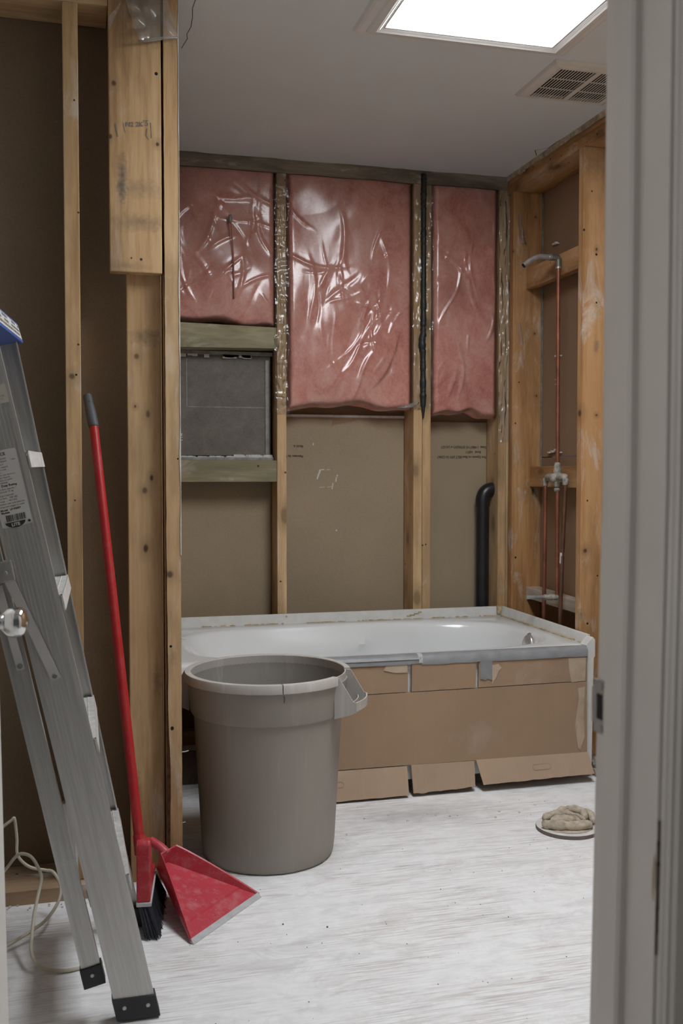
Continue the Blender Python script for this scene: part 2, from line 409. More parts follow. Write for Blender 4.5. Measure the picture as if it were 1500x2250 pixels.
MAT['lip'] = plain('grey_rubber_lip', (0.46, 0.47, 0.48), 0.55, var=0.12, scale=60)
MAT['copper'] = plain('copper_pipe', (0.27, 0.10, 0.058), 0.5, 0.6, var=0.35, scale=14)
MAT['copper_dull'] = plain('copper_pipe_tarnished', (0.17, 0.085, 0.055), 0.5, 0.6, var=0.3, scale=14)
MAT['brass_crust'] = plain('valve_brass_plastered', (0.30, 0.275, 0.235), 0.7, 0.15, var=0.6, scale=55, bump=0.6)
MAT['wire_red'] = plain('reddish_wire', (0.34, 0.125, 0.095), 0.5, var=0.15)
MAT['abs'] = plain('black_abs_pipe', (0.014, 0.014, 0.016), 0.35, var=0.3)
MAT['sealant'] = plain('black_sealant', (0.016, 0.018, 0.017), 0.5, var=0.3, scale=80, bump=0.5)
MAT['cord'] = plain('cream_cable', (0.55, 0.50, 0.40), 0.5, var=0.1)
MAT['rag'] = plain('dusty_rag', (0.43, 0.37, 0.295), 0.95, var=0.32, scale=55, bump=0.5)
MAT['ring'] = plain('dusty_flange', (0.62, 0.60, 0.57), 0.8, var=0.15, scale=40)
MAT['ring_dark'] = plain('flange_side', (0.14, 0.115, 0.10), 0.7, var=0.2)
MAT['plaster'] = plain('plaster_rubble', (0.52, 0.49, 0.44), 0.95, var=0.3, scale=40, bump=0.4)
MAT['chip_dark'] = plain('dark_chips', (0.10, 0.075, 0.055), 0.9, var=0.4)
def board_mat():
    k = NT('grey_cement_board')
    v = k.coords(rnd=False)
    f = k.math('ADD', k.math('MULTIPLY', k.noise(v, 11, 6, 0.65), 0.6), k.math('MULTIPLY', k.noise(v, 150, 4, 0.7), 0.4))
    c = k.ramp(f, [(0.35, (0.105, 0.095, 0.080)), (0.65, (0.185, 0.166, 0.142))])
    k.col(c); k.set(0.6, 0, 0.3); k.bump(f, 0.15, 0.001)
    return k.m
MAT['cement'] = board_mat()
MAT['grey_metal'] = plain('grey_box_metal', (0.24, 0.235, 0.225), 0.5, 0.4, var=0.3, scale=30)
MAT['glass_lamp'] = None
def emit(name, c, s):
    k = NT(name)
    e = k.n('ShaderNodeEmission'); e.inputs[0].default_value = c + (1,); e.inputs[1].default_value = s
    k.l(e.outputs[0], k.out.inputs['Surface'])
    return k.m
MAT['diffuser'] = emit('skylight_diffuser', SKYLIGHT_COLOR, SKYLIGHT)

# ------------------------------------------------------------------ mesh helpers
class MB:
    def __init__(self):
        self.v = []; self.f = []
    def add(self, vs, fs):
        o = len(self.v)
        self.v += [tuple(p) for p in vs]
        self.f += [tuple(i + o for i in f) for f in fs]
        return self
    def box(self, x0, x1, y0, y1, z0, z1):
        vs = [(x, y, z) for z in (z0, z1) for y in (y0, y1) for x in (x0, x1)]
        return self.add(vs, [(0, 2, 3, 1), (4, 5, 7, 6), (0, 1, 5, 4), (2, 6, 7, 3), (0, 4, 6, 2), (1, 3, 7, 5)])
    def hexa(self, p):
        """eight corners: bottom ring 0-3, top ring 4-7"""
        return self.add(p, [(3, 2, 1, 0), (4, 5, 6, 7), (0, 1, 5, 4), (1, 2, 6, 5), (2, 3, 7, 6), (3, 0, 4, 7)])
    def prism(self, pts, off):
        """planar polygon extruded by a vector"""
        n = len(pts); off = Vector(off)
        vs = [Vector(p) for p in pts] + [Vector(p) + off for p in pts]
        fs = [tuple(reversed(range(n))), tuple(range(n, 2 * n))]
        fs += [(i, (i + 1) % n, (i + 1) % n + n, i + n) for i in range(n)]
        return self.add(vs, fs)
    def tube(self, path, r, seg=12, closed_ends=True):
        path = [Vector(p) for p in path]
        n = len(path)
        rs = r if hasattr(r, '__len__') else [r] * n
        vs = []; prev = None
        for i, p in enumerate(path):
            t = (path[min(i + 1, n - 1)] - path[max(i - 1, 0)]).normalized()
            if prev is None:
                a = Vector((0, 0, 1)) if abs(t.z) < 0.9 else Vector((1, 0, 0))
                u = t.cross(a).normalized()
            else:
                u = (prev - t * prev.dot(t)).normalized()
            prev = u
            w = t.cross(u)
            for s in range(seg):
                an = 2 * math.pi * s / seg
                vs.append(p + (u * math.cos(an) + w * math.sin(an)) * rs[i])
        fs = []
        for i in range(n - 1):
            for s in range(seg):
                a = i * seg + s; b = i * seg + (s + 1) % seg
                fs.append((a, b, b + seg, a + seg))
        if closed_ends:
            fs.append(tuple(reversed(range(seg))))
            fs.append(tuple(range((n - 1) * seg, n * seg)))
        return self.add(vs, fs)
    def lathe(self, prof, c=(0, 0), seg=72, a0=0.0, a1=2 * math.pi):
        full = abs(a1 - a0 - 2 * math.pi) < 1e-6
        m = seg if full else seg + 1
        vs = []
        for s in range(m):
            an = a0 + (a1 - a0) * s / seg
            for r, z in prof:
                vs.append((c[0] + r * math.cos(an), c[1] + r * math.sin(an), z))
        k = len(prof); fs = []
        for s in range(seg):
            b = ((s + 1) % m) * k; a = s * k
            for i in range(k - 1):
                fs.append((a + i, b + i, b + i + 1, a + i + 1))
        if not full:
            fs.append(tuple(range(k))); fs.append(tuple(reversed(range((m - 1) * k, m * k))))
        return self.add(vs, fs)
    def grid(self, P):
        """P: array (n,m,3)"""
        n, m = P.shape[:2]
        vs = P.reshape(-1, 3).tolist()
        fs = [(i * m + j, i * m + j + 1, (i + 1) * m + j + 1, (i + 1) * m + j) for i in range(n - 1) for j in range(m - 1)]
        return self.add(vs, fs)

def build(name, mb, mat, parent=None, smooth=False, bevel=0.0, angle=None, solid=0.0, origin=True):
    me = bpy.data.meshes.new(name)
    vs = np.array(mb.v, dtype=float)
    if parent is not None or not origin:
        org = np.zeros(3)
    else:
        lo, hi = vs.min(0), vs.max(0)
        org = np.array([(lo[0] + hi[0]) / 2, (lo[1] + hi[1]) / 2, lo[2]])
    if parent is not None:
        org = np.array(parent['_org']) if '_org' in parent else np.array(parent.location)
        loc = (0, 0, 0)
    else:
        loc = tuple(org)
    me.from_pydata((vs - org).tolist(), [], mb.f)
    me.update()
    bm = bmesh.new(); bm.from_mesh(me)
    bmesh.ops.recalc_face_normals(bm, faces=bm.faces)
    if bevel:
        es = [e for e in bm.edges if len(e.link_faces) == 2 and e.calc_face_angle(0) > 0.6]
        bmesh.ops.bevel(bm, geom=es, offset=bevel, segments=2, affect='EDGES', profile=0.6)
    bm.to_mesh(me); bm.free()
    if mat is not None:
        me.materials.append(MAT[mat] if isinstance(mat, str) else mat)
    o = bpy.data.objects.new(name, me)
    COL.objects.link(o)
    o.location = loc
    if parent is not None:
        o.parent = parent
    o['_org'] = tuple(float(x) for x in org)
    if smooth:
        for p in me.polygons:
            p.use_smooth = True
        if angle is not None:
            me.set_sharp_from_angle(angle=math.radians(angle))
    if solid:
        md = o.modifiers.new('solid', 'SOLIDIFY'); md.thickness = solid; md.offset = 0
    return o

def tag(o, label=None, cat=None, group=None, kind=None):
    if label: o['label'] = label
    if cat: o['category'] = cat
    if group: o['group'] = group
    if kind: o['kind'] = kind
    return o

def empty(name, loc):
    o = bpy.data.objects.new(name, None)
    o.empty_display_size = 0.05
    COL.objects.link(o); o.location = loc
    return o

def thing(name, label, cat, loc, group=None):
    return tag(empty(name, loc), label, cat, group)

def struct(name, mb, mat, **k):
    o = build(name, mb, mat, origin=False, **k)
    o['kind'] = 'structure'
    return o

def root_struct(name, loc=(0, 0, 0)):
    o = empty(name, loc); o['kind'] = 'structure'
    return o

def text_mb(strings, size, origin, ux, uy, align='LEFT', lead=1.25, bold=0.0, squash=1.0):
    """lettering as flat mesh: ux = reading direction, uy = up direction of the letters"""
    mb = MB(); ux = Vector(ux).normalized(); uy = Vector(uy).normalized(); og = Vector(origin)
    for i, s in enumerate(strings):
        if not s.strip():
            continue
        cu = bpy.data.curves.new('lettering', 'FONT')
        cu.body = s; cu.size = size; cu.align_x = align; cu.offset = bold; cu.resolution_u = 2
        to = bpy.data.objects.new('lettering', cu)
        COL.objects.link(to)
        dg = bpy.context.evaluated_depsgraph_get()
        me = bpy.data.meshes.new_from_object(to.evaluated_get(dg))
        vs = [og + ux * (v.co.x * squash) + uy * (v.co.y - i * size * lead) for v in me.vertices]
        mb.add(vs, [tuple(p.vertices) for p in me.polygons])
        bpy.data.objects.remove(to); bpy.data.curves.remove(cu); bpy.data.meshes.remove(me)
    return mb

# ================================================================== LARGE STRUCTURE
floor = struct('floor', MB().box(-0.75, 2.15, -1.4, 4.4, -0.03, 0.0), 'floor')
ceil = struct('ceiling', MB(), None) if False else root_struct('ceiling', (0.7, 2.5, CEIL))
# ceiling drywall with a ragged broken edge along the right and back walls
def ragged(n, a, b, amp, seed):
    r = random.Random(seed); out = []
    for i in range(n + 1):
        t = i / n
        out.append((a + (b - a) * t, r.uniform(-amp, amp)))
    return out
cb = MB(); pts = [(-0.7, -1.4), (2.1, -1.4), (2.1, 0.95)]
for y, d in ragged(46, 0.97, 4.10, 0.007, 3):
    pts.append((1.868 + d, y))
for x, d in ragged(30, 1.862, 0.2, 0.005, 4):
    pts.append((x, 4.114 + d))
pts += [(0.2, 4.112), (-0.7, 4.112)]
cb.prism([(x, y, CEIL) for x, y in pts], (0, 0, 0.014))
build('ceiling_drywall', cb, 'ceiling', ceil)
build('light_blocker', MB().box(-0.75, 2.15, -1.4, 4.4, CEIL + 0.016, CEIL + 0.05), 'wood_dark', ceil)  # unseen slab added over the ceiling to block outside light
# torn paper and a crack beside the right hand wall
for i, (pp, w) in enumerate([([(1.835, 3.80), (1.80, 3.74), (1.84, 3.70), (1.838, 3.62), (1.852, 3.55)], 0.0022),
                             ([(1.853, 3.50), (1.842, 3.40), (1.856, 3.32), (1.85, 3.22), (1.86, 3.10)], 0.0016)]):
    m = MB()
    for (xa, ya), (xb, yb) in zip(pp, pp[1:]):
        m.add([(xa - w, ya, CEIL - 0.0006), (xa + w, ya, CEIL - 0.0006), (xb + w, yb, CEIL - 0.0006), (xb - w, yb, CEIL - 0.0006)], [(0, 1, 2, 3)])
    build('ceiling_crack', m, 'ink_faint', ceil)
m = MB()
pp = [(0.333, 2.80), (0.3305, 2.86), (0.337, 2.92), (0.3395, 2.98), (0.333, 3.03), (0.338, 3.06), (0.331, 3.11), (0.328, 3.135)]
for (xa, ya), (xb, yb) in zip(pp, pp[1:]):
    w = 0.0011
    m.add([(xa - w, ya, CEIL - 0.0005), (xa + w, ya, CEIL - 0.0005), (xb + w, yb, CEIL - 0.0005), (xb - w, yb, CEIL - 0.0005)], [(0, 1, 2, 3)])
build('pencil_mark', m, 'ink', ceil)

# ---- back wall: exterior framing, drywall paper between the studs
YB, YD = 4.12, 4.25
wb = root_struct('wall_back', (1.1, YB, 0))
def stud(mb_args, parent, mat, name='stud', bevel=0.0025):
    return build(name, MB().box(*mb_args), mat, parent, bevel=bevel)
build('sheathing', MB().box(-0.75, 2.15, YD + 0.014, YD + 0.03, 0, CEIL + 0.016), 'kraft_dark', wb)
stud((0.818, 0.858, YB, YD, 0.04, 2.364), wb, 'wood_z')
stud((1.4188, 1.4585, YB, YD, 0.04, 2.364), wb, 'wood_z')
stud((1.4605, 1.4985, YB + 0.002, YD, 0.04, 2.364), wb, 'wood_z')
stud((1.815, 1.853, YB, YD, 0.04, 2.364), wb, 'wood_z')
stud((1.8545, 1.8925, YB, YD, 0.04, 2.364), wb, 'wood_z')
stud((0.275, 0.313, YB, YD, 0.04, 2.364), wb, 'wood_z')
build('top_plate', MB().box(0.2, 1.99, YB - 0.002, YD, 2.364, CEIL + 0.014), 'plate_dusty', wb, bevel=0.003)
build('bottom_plate', MB().box(0.2, 1.99, YB, YD, 0.0, 0.038), 'wood_x', wb, bevel=0.003)
def panel(x0, x1, z0, z1, y, mat, parent):
    p = build('drywall_panel', MB().box(x0, x1, y, y + 0.012, z0, z1), mat, parent)
    return p
p1 = panel(0.315, 0.816, 0.04, 1.085, YD - 0.002, 'kraft', wb)
p2 = panel(0.860, 1.417, 0.04, 1.372, YD - 0.002, 'kraft', wb)
p3 = panel(1.500, 1.813, 0.04, 1.352, YD - 0.002, 'kraft', wb)
build('gypsum_edge', MB().box(0.860, 1.417, YD - 0.008, YD - 0.002, 1.366, 1.376), 'gypsum', wb)
build('gypsum_edge', MB().box(0.860, 1.417, YD - 0.005, YD - 0.0025, 1.357, 1.3655), 'kraft_dark', wb)
# torn flap of paper
build('torn_paper', MB().add([(1.085, YD - 0.006, 1.318), (1.092, YD - 0.004, 1.332), (1.175, YD - 0.003, 1.347), (1.205, YD - 0.004, 1.357), (1.09, YD - 0.003, 1.357)], [(0, 1, 2, 3, 4)]), 'kraft_dark', wb)
# upside-down gypsum stamps (flat print)
yt = YD - 0.0028
build('stamp_lettering', text_mb(['Fire Gypsum on Base BELT 6391 N-123867', '       Boral   I-#311', 'Date:  1-988/7192 (0700)(07) w LA152T'], 0.0155,
      (1.812, yt, 1.200), (-1, 0, 0), (0, 0, -1), lead=1.45, squash=0.86, bold=0.0006), 'ink_stamp', p3)
build('stamp_lettering', text_mb(['Panneau de lin', '', 'Mold is'], 0.0145, (0.958, yt, 1.200), (-1, 0, 0), (0, 0, -1), lead=1.5, bold=0.0006), 'ink_stamp', p2)
# chalky scrape in the shape of a box
m = MB()
for a, b, w in [((1.020, 1.098), (1.030, 1.125), .003), ((1.030, 1.125), (1.034, 1.136), .0035), ((1.034, 1.138), (1.052, 1.137), .003), ((1.062, 1.137), (1.078, 1.138), .0015),
                ((1.030, 1.060), (1.055, 1.062), .0014), ((1.066, 1.062), (1.088, 1.064), .0014), ((1.087, 1.054), (1.092, 1.078), .002), ((1.104, 1.086), (1.107, 1.104), .0022), ((1.110, 1.110), (1.112, 1.113), .003),
                ((1.003, 1.245), (1.004, 1.252), .0018), ((1.105, 0.87), (1.109, 0.873), .003)]:
    m.add([(a[0] - w, yt, a[1]), (a[0] + w, yt, a[1] - w), (b[0] + w, yt, b[1]), (b[0] - w, yt, b[1] + w)], [(0, 1, 2, 3)])
build('plaster_scrape', m, 'gypsum', p2)
# niche: treated blocks, boarded recess
def block(args, mat, parent, bevel=0.003):
    return build('blocking', MB().box(*args), mat, parent, bevel=bevel)
o = build('blocking', MB().hexa([(0.313, YB - 0.004, 1.632), (0.8165, YB - 0.004, 1.640), (0.8165, YD - 0.01, 1.640), (0.313, YD - 0.01, 1.632),
                             (0.313, YB - 0.004, 1.737), (0.8165, YB - 0.004, 1.727), (0.8165, YD - 0.01, 1.735), (0.313, YD - 0.01, 1.742)]), 'wood_green', wb, bevel=0.003)
tag(o, 'greenish treated lumber block above the boarded recess')
o = block((0.313, 0.8165, YB - 0.004, YD - 0.01, 1.086, 1.176), 'wood_green', wb)
tag(o, 'greenish treated lumber block under the boarded recess')
nb = build('recess_board', MB().box(0.42, 0.806, YD - 0.045, YD - 0.03, 1.196, 1.628), 'cement', wb, bevel=0.002)
tag(nb, 'grey cement board closing the square recess')
build('board_seam', MB().box(0.46, 0.80, YD - 0.0462, YD - 0.0449, 1.398, 1.401), 'grey_metal', nb)
build('board_seam', MB().box(0.452, 0.4545, YD - 0.0462, YD - 0.0449, 1.40, 1.60), 'grey_metal', nb)
m = MB(); m.box(0.313, 0.816, YD - 0.075, YD - 0.03, 1.176, 1.190); m.box(0.783, 0.800, YD - 0.050, YD - 0.03, 1.19, 1.60); m.box(0.313, 0.420, YD - 0.05, YD - 0.03, 1.19, 1.632)
m.box(0.313, 0.816, YD - 0.05, YD - 0.03, 1.617, 1.634)
build('recess_frame', m, 'grey_metal', wb, bevel=0.002)
m = MB()
for i in range(60):
    x = random.uniform(0.42, 0.80); s = random.uniform(0.004, 0.014) * (1.4 if x > 0.65 else 0.8)
    y = random.uniform(YD - 0.07, YD - 0.05)
    m.box(x - s, x + s, y - s * 0.4, y + s * 0.4, 1.189, 1.189 + s * 0.6)
for i in range(14):
    x = random.uniform(0.43, 0.72); s = random.uniform(0.008, 0.02)
    m.box(x - s, x + s, YD - 0.054, YD - 0.049, 1.606 + random.uniform(-.004, .006), 1.618)
tag(build('plaster_crumbs', m, 'gypsum', wb), kind='stuff')
# sealant bead down the joint of the doubled stud
path = []; rr = []
for i in range(200):
    t = i / 199; z = 2.405 - t * (2.405 - 1.36)
    path.append((1.4605 + 0.004 * noise.noise((z * 4, 0, 0)) - 0.004 * (1 if 0.66 < t < 0.72 else 0), YB - 0.004, z))
    r = 0.0128 + 0.004 * noise.noise((z * 30, 1, 0)) + 0.0025 * noise.noise((z * 7, 3, 0))
    r += 0.003 * noise.noise((z * 95, 6, 0))
    r += 0.006 * max(0, 1 - abs(t - 0.70) / 0.05) + 0.004 * max(0, 1 - abs(t - 0.88) / 0.06)
    if t > 0.93: r *= max(0.25, 1 - (t - 0.93) / 0.09)
    rr.append(r)
o = build('sealant_bead', MB().tube(path, rr, 8), 'sealant', wb, smooth=True)
tag(o, 'ragged black sealant bead down the joint of the doubled stud')

# ---- right wall: 2x6 plumbing wall
XR, XD = 1.85, 1.99
wr = root_struct('wall_right', (XR, 2.5, 0))
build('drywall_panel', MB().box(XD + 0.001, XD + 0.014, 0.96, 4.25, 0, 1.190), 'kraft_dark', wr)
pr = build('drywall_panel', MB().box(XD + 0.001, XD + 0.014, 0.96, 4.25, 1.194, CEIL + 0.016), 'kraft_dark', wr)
build('stamp_lettering', text_mb(['BELT'], 0.03, (XD + 0.0005, 3.62, 2.205), (0, -1, 0), (0, 0.0, 1), bold=0.001), 'ink_faint', pr)
for y in (4.05, 3.430, 2.86, 2.25, 1.64, 1.05):
    build('stud', MB().box(XR, XD, y, y + 0.038, 0.038, 2.344), 'wood_red_z', wr, bevel=0.003)
build('top_plate', MB().box(XR, XD, 0.96, YB - 0.004, 2.344, 2.382), 'wood_red_y', wr, bevel=0.002)
build('top_plate', MB().box(XR + 0.002, XD, 0.96, YB - 0.004, 2.383, CEIL + 0.015), 'wood_red_y', wr, bevel=0.002)
build('bottom_plate', MB().box(XR, XD, 0.96, YB - 0.004, 0, 0.038), 'wood_dust_y', wr, bevel=0.002)
build('blocking', MB().box(1.912, 1.950, 3.469, 4.049, 1.924, 2.013), 'wood_red_y', wr, bevel=0.003)
build('blocking', MB().box(1.934, 1.972, 3.469, 4.049, 1.063, 1.152), 'wood_red_y', wr, bevel=0.003)
o = build('blocking', MB().hexa([(1.920, 4.049, 0.572), (1.985, 4.049, 0.572), (1.985, 3.469, 0.556), (1.938, 3.469, 0.556),
                                 (1.920, 4.049, 0.622), (1.985, 4.049, 0.622), (1.985, 3.469, 0.606), (1.938, 3.469, 0.606)]), 'wood_dust_y', wr, bevel=0.003)
tag(o, 'low blocking dusted white with plaster')
m = MB(); vs = []; n = 90
rgx = random.Random(77)
for i in range(n + 1):
    y = 0.97 + (YB - 0.01 - 0.97) * i / n
    lo = CEIL - 0.016 - 0.010 * abs(noise.noise((y * 6, 1, 0))) - 0.006 * abs(noise.noise((y * 31, 4, 0)))
    x = 1.8465 - 0.004 * abs(noise.noise((y * 14, 2, 2)))
    vs += [(x, y, lo), (x - 0.004 - 0.006 * abs(noise.noise((y * 9, 8, 1))), y, CEIL + 0.001), (1.8497, y, lo + 0.001)]
fs = []
for i in range(n):
    a = i * 3; fs += [(a, a + 1, a + 4, a + 3), (a + 2, a, a + 3, a + 5)]
m.add(vs, fs)
build('torn_board_edge', m, 'paper_torn', wr)
m = MB()
for i in range(3):
    y0 = 3.98 - i * 0.02; m.add([(1.846, y0, 2.405), (1.844, y0 + 0.012, 2.400), (1.900, y0 - 0.02 + 0.01, 2.372 + i * .004), (1.905, y0 - 0.03, 2.368)], [(0, 1, 2, 3)])
build('hanging_paper', m, 'paper_torn', wr)
# strip of pale torn tape beside the corner stud and plaster nubs in the bay
m = MB(); m.box(1.983, 1.9895, 4.044, 4.049, 1.10, 2.34)
build('corner_bead', m, 'grey_metal', wr)
m = MB()
for (y, z, s) in [(3.93, 2.098, .010), (3.915, 2.10, .008), (3.90, 2.094, .006), (3.60, 2.135, .012), (3.57, 2.12, .009), (3.90, 1.62, .010), (3.87, 1.618, .007),
                  (3.93, 1.215, .012), (3.90, 1.222, .008), (3.96, 1.212, .009), (3.86, 1.21, .007), (3.90, 1.52, .004), (3.90, 1.50, .004), (3.70, 0.86, .006)]:
    m.box(XD - 0.012, XD + 0.0005, y - s, y + s, z - s * 0.4, z + s * 0.4)
tag(build('plaster_nub', m, 'gypsum', wr, bevel=0.001), kind='stuff')

# ---- stud partition on the left, open on this side
YL = 2.72
wl = root_struct('wall_partition', (0.0, YL, 0))
wl.name = 'wall_left_partition'
build('drywall_panel', MB().box(-0.40, 0.20, YL + 0.142, YL + 0.155, 0.0, CEIL + 0.016), 'kraft_shaded', wl)
build('bottom_plate', MB().box(-0.40, 0.1385, YL - 0.035, YL + 0.14, 0, 0.038), 'plate_brown', wl, bevel=0.002)
build('top_plate', MB().box(-0.40, 0.094, YL, YL + 0.139, 2.336, CEIL + 0.015), 'wood_x', wl, bevel=0.002)
o = stud((-0.0205, 0.0185, YL, YL + 0.139, 0.039, 2.336), wl, 'wood_post')
tag(o, 'narrow stud standing left of the broom handle')
o = build('stud', MB().box(0.139, 0.2287, YL + 0.039, YL + 0.077, 0.0, CEIL + 0.015), 'wood_post', wl, bevel=0.003)
tag(o, 'stud turned flat behind the broom')
o = build('header_board', MB().box(0.095, 0.2305, YL, YL + 0.038, 1.652, CEIL + 0.015), 'wood_board', wl, bevel=0.003)
tag(o, 'wide stained board with marker scribbles, ending at mid wall')
hb = o
yk = YL - 0.0008
build('marker_lettering', text_mb(['N2 2K'], 0.017, (0.137, yk, 2.030), (1, 0, 0.10), (0, 0, 1), bold=0.0004), 'ink_grey', hb)
build('marker_lettering', text_mb(["'5"], 0.021, (0.183, yk, 2.036), (1, 0, 0.05), (0, 0, 1), bold=0.0003), 'ink_grey', hb)
m = MB()
for a, b, w in [((0.1115, 2.035), (0.117, 2.002), .0016), ((0.1115, 2.035), (0.1175, 2.0355), .0012), ((0.131, 2.040), (0.137, 2.013), .0008), ((0.138, 2.016), (0.165, 2.0185), .0007),
                ((0.193, 2.030), (0.1905, 2.012), .0012), ((0.1905, 2.012), (0.183, 2.011), .0014), ((0.1905, 2.012), (0.197, 2.001), .0012), ((0.2025, 2.046), (0.2045, 2.006), .0009)]:
    m.add([(a[0] - w, yk, a[1]), (a[0] + w, yk, a[1]), (b[0] + w, yk, b[1]), (b[0] - w, yk, b[1])], [(0, 1, 2, 3)])
build('marker_stroke', m, 'ink_grey', hb)
# end post with a chipped, bark-edged left side
m = MB(); rows = 60; vs = []; fs = []
for i in range(rows + 1):
    z = 0.0 + (CEIL + 0.015) * i / rows
    wv = max(0.0, 0.9 - z) / 0.9
    cut = 0.002 + 0.012 * wv * (0.55 + 0.8 * noise.noise((z * 5.0, 2.1, 0))) + 0.0015 * noise.noise((z * 25, 0, 4))
    cut = max(0.0008, min(0.016, cut))
    x0, x1 = 0.2345, 0.2745 + 0.0008 * noise.noise((z * 20, 7, 0))
    vs += [(x0 + cut, YL - 0.002, z), (x1, YL - 0.002, z), (x1, YL + 0.089, z), (x0, YL + 0.089, z), (x0, YL + 0.012 + cut * 0.6, z)]
for i in range(rows):
    for j in range(5):
        a = i * 5 + j; b = i * 5 + (j + 1) % 5
        fs.append((a, b, b + 5, a + 5))
fs += [(4, 3, 2, 1, 0), tuple(range(rows * 5, rows * 5 + 5))]
m.add(vs, fs)
post = build('end_post', m, 'wood_post', wl)
tag(post, 'outermost post of the stud wall with splintered edges and nails')
post.data.materials.append(MAT['bark'])
for p in post.data.polygons:
    if p.index < rows * 5 and p.index % 5 == 4:
        p.material_index = 1
m = MB(); vs = []; fs = []
for i in range(50):
    z = 0.9 + 1.5 * i / 49
    w = 0.0001 + 0.0032 * max(0, noise.noise((z * 9, 3, 1)) + (0.35 if z < 1.75 else -0.05))
    vs += [(0.2752 - w, YL - 0.0034, z), (0.2765, YL - 0.0034, z), (0.2765, YL + 0.03, z)]
for i in range(49):
    a = i * 3
    fs += [(a, a + 1, a + 4, a + 3), (a + 1, a + 2, a + 5, a + 4)]
m.add(vs, fs)
build('plaster_edge', m, 'gypsum', post)
for (z, l, dz, x) in [(0.357, 0.020, 0.003, 0.2745), (0.161, 0.011, 0.002, 0.2745), (0.069, 0.008, 0.0, 0.2745), (0.045, 0.012, 0.004, 0.2745), (0.672, 0.013, -0.003, 0.2745)]:
    build('nail', MB().tube([(x - 0.004, YL + 0.02, z), (x + l * 0.5, YL + 0.02, z + dz * 0.2), (x + l, YL + 0.02, z + dz)], 0.0013, 6), 'gypsum', post)
m = MB()
for i in range(7):
    z = 1.205 + i * 0.0035 + random.uniform(-.002, .002)
    m.tube([(0.272, YL + 0.0, z), (0.2785 + random.uniform(0, .004), YL - 0.003, z + random.uniform(.002, .008))], 0.0008, 5)
build('splinter', m, 'gypsum', post)
# wall closing the tub's left end (seen only edge-on), outer side walls
wa = root_struct('wall_alcove', (0.25, 3.4, 0))
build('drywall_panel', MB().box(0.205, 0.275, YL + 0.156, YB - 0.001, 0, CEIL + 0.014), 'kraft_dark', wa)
wlo = struct('wall_left', MB().box(-0.46, -0.402, 0.955, YL + 0.155, 0, CEIL + 0.014), 'wall_paint')

# ---- front wall with the doorway, hall side walls
wf = root_struct('wall_front', (0.1, 0.9, 0))
m = MB(); m.box(-0.75, -0.30, 0.846, 0.953, 0, CEIL); m.box(0.566, 2.10, 0.846, 0.953, 0, CEIL); m.box(-0.30, 0.566, 0.846, 0.953, 2.07, CEIL)
build('wall_drywall', m, 'wall_paint', wf)
struct('wall_hall_left', MB().box(-0.80, -0.751, -1.4, 0.95, 0, CEIL + 0.016), 'wall_paint')
struct('wall_hall_right', MB().box(2.101, 2.15, -1.4, 0.95, 0, CEIL + 0.016), 'wall_paint')

# ---- door frame on the right (slightly bowed), on the left and above
def jx(z):
    return -0.003 - 0.0085 * max(0.0, 1.1 - z) / 0.55
def bowed(prof, z0=0.0, z1=2.05, n=24):
    """closed plan profile (x,y) carried up the bowed jamb"""
    mb = MB(); vs = []; k = len(prof); fs = []
    for i in range(n + 1):
        z = z0 + (z1 - z0) * i / n
        vs += [(x + jx(z), y, z) for x, y in prof]
    for i in range(n):
        for j in range(k):
            a = i * k + j; b = i * k + (j + 1) % k
            fs.append((a, b, b + k, a + k))
    fs += [tuple(range(k)), tuple(range(n * k, n * k + k))]
    return mb.add(vs, fs)
tr = root_struct('trim_1', (0.55, 0.9, 0))
build('jamb', bowed([(0.545, 0.840), (0.567, 0.840), (0.567, 0.959), (0.545, 0.959)]), 'white_trim', tr, bevel=0.0015)
build('door_stop', bowed([(0.535, 0.8935), (0.538, 0.8905), (0.545, 0.8905), (0.545, 0.927), (0.535, 0.927)]), 'white_trim', tr)
build('casing', bowed([(0.5485, 0.8395), (0.5485, 0.834), (0.551, 0.832), (0.553, 0.829), (0.556, 0.8285), (0.559, 0.825), (0.575, 0.823), (0.578, 0.826), (0.60, 0.824), (0.612, 0.820), (0.612, 0.845), (0.568, 0.845), (0.568, 0.8395)]), 'white_trim', tr)
build('casing', bowed([(0.552, 0.959), (0.552, 0.966), (0.615, 0.972), (0.615, 0.954), (0.568, 0.954), (0.568, 0.959)]), 'white_trim', tr)
m = MB()
for (z, w, x) in [(0.775, .0006, 0.5465), (0.755, .0012, 0.5467), (0.735, .0016, 0.547), (0.712, .0012, 0.547), (0.69, .0009, 0.5468), (0.668, .0006, 0.5466)]:
    m.box(x - w + jx(z), x + w + jx(z), 0.8385, 0.8399, z - 0.012, z + 0.012)
build('chipped_paint', m, 'chip_dark', tr)
m = MB(); m.add([(0.5448 + jx(0.72), 0.8425, 0.755), (0.5448 + jx(0.72), 0.8455, 0.735), (0.5448 + jx(0.72), 0.8462, 0.715), (0.5448 + jx(0.72), 0.843, 0.703), (0.5448 + jx(0.72), 0.8408, 0.72), (0.5448 + jx(0.72), 0.8405, 0.745)], [(0, 1, 2, 3, 4, 5)])
build('bare_wood_chip', m, 'paper_torn', tr)
